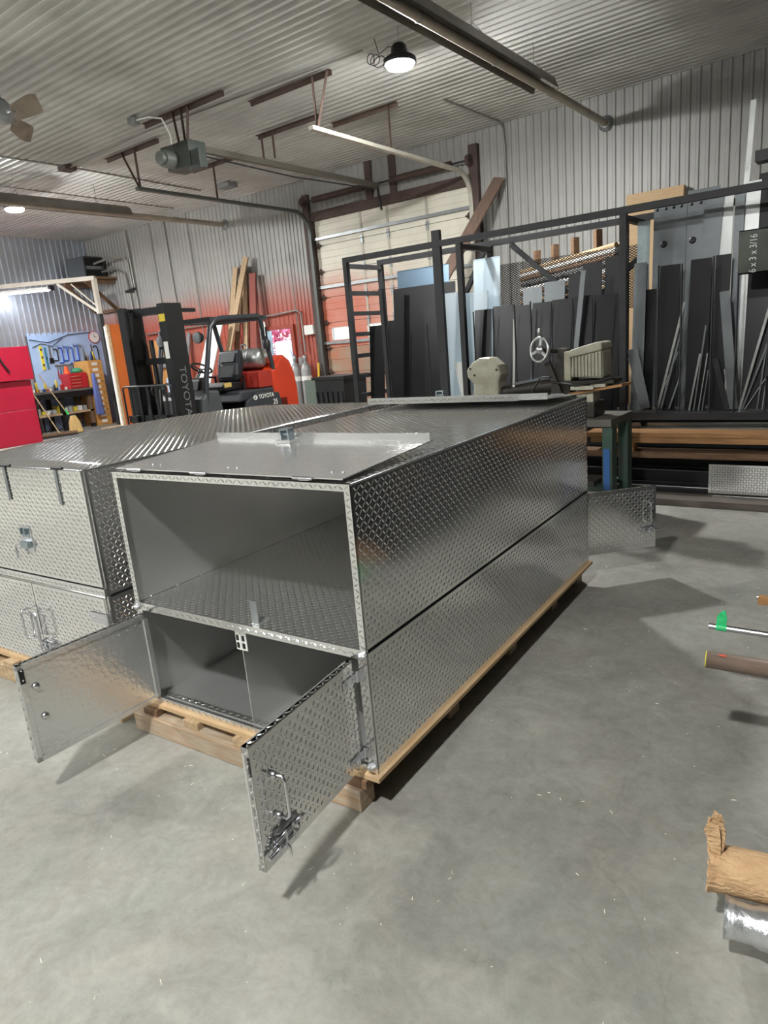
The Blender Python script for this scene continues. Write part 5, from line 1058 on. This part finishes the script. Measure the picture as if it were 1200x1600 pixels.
for y,c_ in ((4.75,(190,30,30)),(4.9,(200,180,60))): MB().lathe([(.03,0),(.03,.02),(0,.025)],10,(-.1,y,1.3),(-1,0,0)).build('push_button', mat('button%d'%int(y*100),c_,.5), q)
rod = thing('steel_rod', 'bright steel rod with green tape near its end, right edge', 'rod', (0,0,0))
MB().tube((-.541,2.854,.36),(2.3,2.935,.36),.0125,14).build('bar', mat('bright_rod',(196,198,200),.22,1), rod)
m_tape = mat('green_tape',(48,190,116),.5)
MB().tube((-.515,2.8547,.36),(-.475,2.8557,.36),.0138,14).build('tape', m_tape, rod)
MB().add([(-.515,2.853,.372),(-.478,2.854,.372),(-.474,2.85,.405),(-.484,2.86,.437),(-.498,2.85,.43),(-.512,2.856,.41),(-.515,2.858,.372),(-.478,2.859,.372),(-.474,2.855,.405),(-.484,2.865,.437),(-.498,2.855,.43),(-.512,2.861,.41)],[(0,1,2,5),(2,3,4,5),(7,6,11,8),(8,11,10,9),(0,5,11,6),(1,7,8,2),(2,8,9,3),(3,9,10,4),(4,10,11,5),(0,6,7,1)]).build('tape_flag', m_tape, rod)
pp = thing('steel_pipe', 'thick brown steel pipe at the right edge', 'pipe', (0,0,0))
MB().lathe([(.022,0),(.031,0),(.031,2.6),(.022,2.6),(.022,0)],20,(-.475,2.466,.4),(1,.09,-.012)).build('tube', mat('brown_pipe',(132,114,102),.4,.4,noise=.3,nscale=4,stretch=(1,6,6)), pp)
MB().lathe([(.0313,.0),(.0313,.004)],20,(-.475,2.466,.4),(1,.09,-.012)).build('yellow_mark', mat('mark_yellow',(190,180,60),.6), pp); MB().box(-.43,-.405,2.45,2.46,.43,.4325).build('red_mark', mat('mark_red',(210,90,70),.6), pp)
tag(MB().box(-.415,1.6,3.22,3.26,.339,.372).build('wood_strip', m_tim), 'short end of a brown wooden strip at the right edge', 'strip')
tag(MB().tube((-.425,3.275,.352),(1.7,3.3,.352),.0125,12).build('steel_rod', m_bright), 'bright rod end beside the brown wooden strip', 'rod')
# wrapped rolls
pr_ = thing('paper_roll', 'brown paper-wrapped roll with crumpled end, lower right', 'roll', (0,0,0))
m_paper = mat('kraft_paper',(190,158,118),.85,noise=.3,nscale=9,stretch=(1.5,3,3),c2=(164,130,94),bump=.5,bscale=40)
ax_ = Vector((1,.198,0)).normalized(); po = Vector((-.3,1.705,.17)); rr = .062
MB().lathe([(rr*.98,.035),(rr,.06),(rr*1.01,.5),(rr,1.6),(0,1.6)],24,po,ax_).build('wrap', m_paper, pr_)
rs2 = random.Random(9); ce_ = MB(); n = 24; rings = []
a1 = ax_.cross(Vector((0,0,1))).normalized(); a2 = a1.cross(ax_)
for j,(r,x) in enumerate(((rr*.98,.035),(rr*.95,.012),(rr*1.02,-.004),(rr*.6,-.002),(rr*.2,.01),(.001,.012))):
    for i in range(n): k = 1+.16*(rs2.random()-.5) if 0 < j < 5 else 1; rings.append(po+ax_*(x+(.012*(rs2.random()-.5) if 0<j<5 else 0))+(a1*math.cos(2*PI*i/n)+a2*math.sin(2*PI*i/n))*r*k)
ce_.add(rings,[(j*n+i,j*n+(i+1)%n,(j+1)*n+(i+1)%n,(j+1)*n+i) for j in range(5) for i in range(n)]); ce_.build('crumpled_end', m_paper, pr_)
tw = MB()
for k in range(10):
    b0 = po+ax_*(.012+.01*(rs2.random()-.5))+Vector((0,.004*(k-4.5),rr*.8)); an = rs2.random()*PI; s = Vector((math.cos(an),math.sin(an),0))*(.012+.006*rs2.random()); t_ = Vector((-s.y,s.x,0)).normalized()*.0012
    P = [b0]; dr_ = Vector((-.12+.04*(k%4),.05*(k-4.5)/4.5+.12,1)).normalized()
    for q in range(1,5): P.append(P[-1]+dr_*(.02+.006*rs2.random())+Vector((.007*(rs2.random()-.5),.007*(rs2.random()-.5),0)))
    V = []; wd = [.7,.85,1.0,1.15,.75]
    for q,c in enumerate(P): V += [c-s*wd[q]-t_, c+s*wd[q]-t_+Vector((0,0,.004*(rs2.random()-.5))), c+s*wd[q]+t_, c-s*wd[q]+t_]
    F = [(0,1,2,3),(16,19,18,17)]
    for q in range(4):
        for e in range(4): F.append((q*4+e,q*4+(e+1)%4,q*4+4+(e+1)%4,q*4+4+e))
    tw.add(V,F)
tw.build('twisted_tail', m_paper, pr_)
sr = thing('foil_roll', 'silver foil-wrapped roll in front of the paper one', 'roll', (0,0,0))
so = Vector((-.232,1.615,.11)); m_foil = mat('foil',(210,212,214),.28,.9,noise=.15,nscale=9,bump=.35,bscale=22)
MB().lathe([(.0,.012),(.02,.01),(.04,-.008),(.052,-.014),(.048,.01),(.046,.05),(.052,.07),(.054,.3),(.054,1.5),(0,1.5)],22,so,Vector((1,.12,0))).build('wrap', m_foil, sr)
tag(MB().box(.6,.75,1.8,1.98,.0005,.107).build('chock', m_oldwood), 'timber chock under the paper roll beyond the picture edge', 'timber')

# ------------------------------------------------------------------ shavings on the concrete
sh_ = MB(); rs = random.Random(12)
for i in range(650):
    x = -4.2+5.2*rs.random(); y = .5+5.3*rs.random()
    lx = (x-BX)*math.cos(BYAW)+(y-BY)*math.sin(BYAW); ly = -(x-BX)*math.sin(BYAW)+(y-BY)*math.cos(BYAW)
    if -2.7 < lx < .05 and -.1 < ly < 2.6: continue
    if x > -.3: continue
    a = rs.random()*6.28; ln = .002+.011*rs.random()**3; w_ = .0013; d = Vector((math.cos(a),math.sin(a),0)); s = Vector((-d.y,d.x,0)); c = Vector((x,y,.0005))
    sh_.add([c-d*ln-s*w_,c+d*ln-s*w_,c+d*ln*.6+s*w_,c-d*ln+s*w_,c+Vector((0,0,.0025))],[(0,1,4),(1,2,4),(2,3,4),(3,0,4)])
q = sh_.build('metal_shavings', mat('shaving',(226,222,206),.5,.2)); tag(q, 'tiny pale metal shavings scattered on the concrete', 'shavings', kind='stuff')
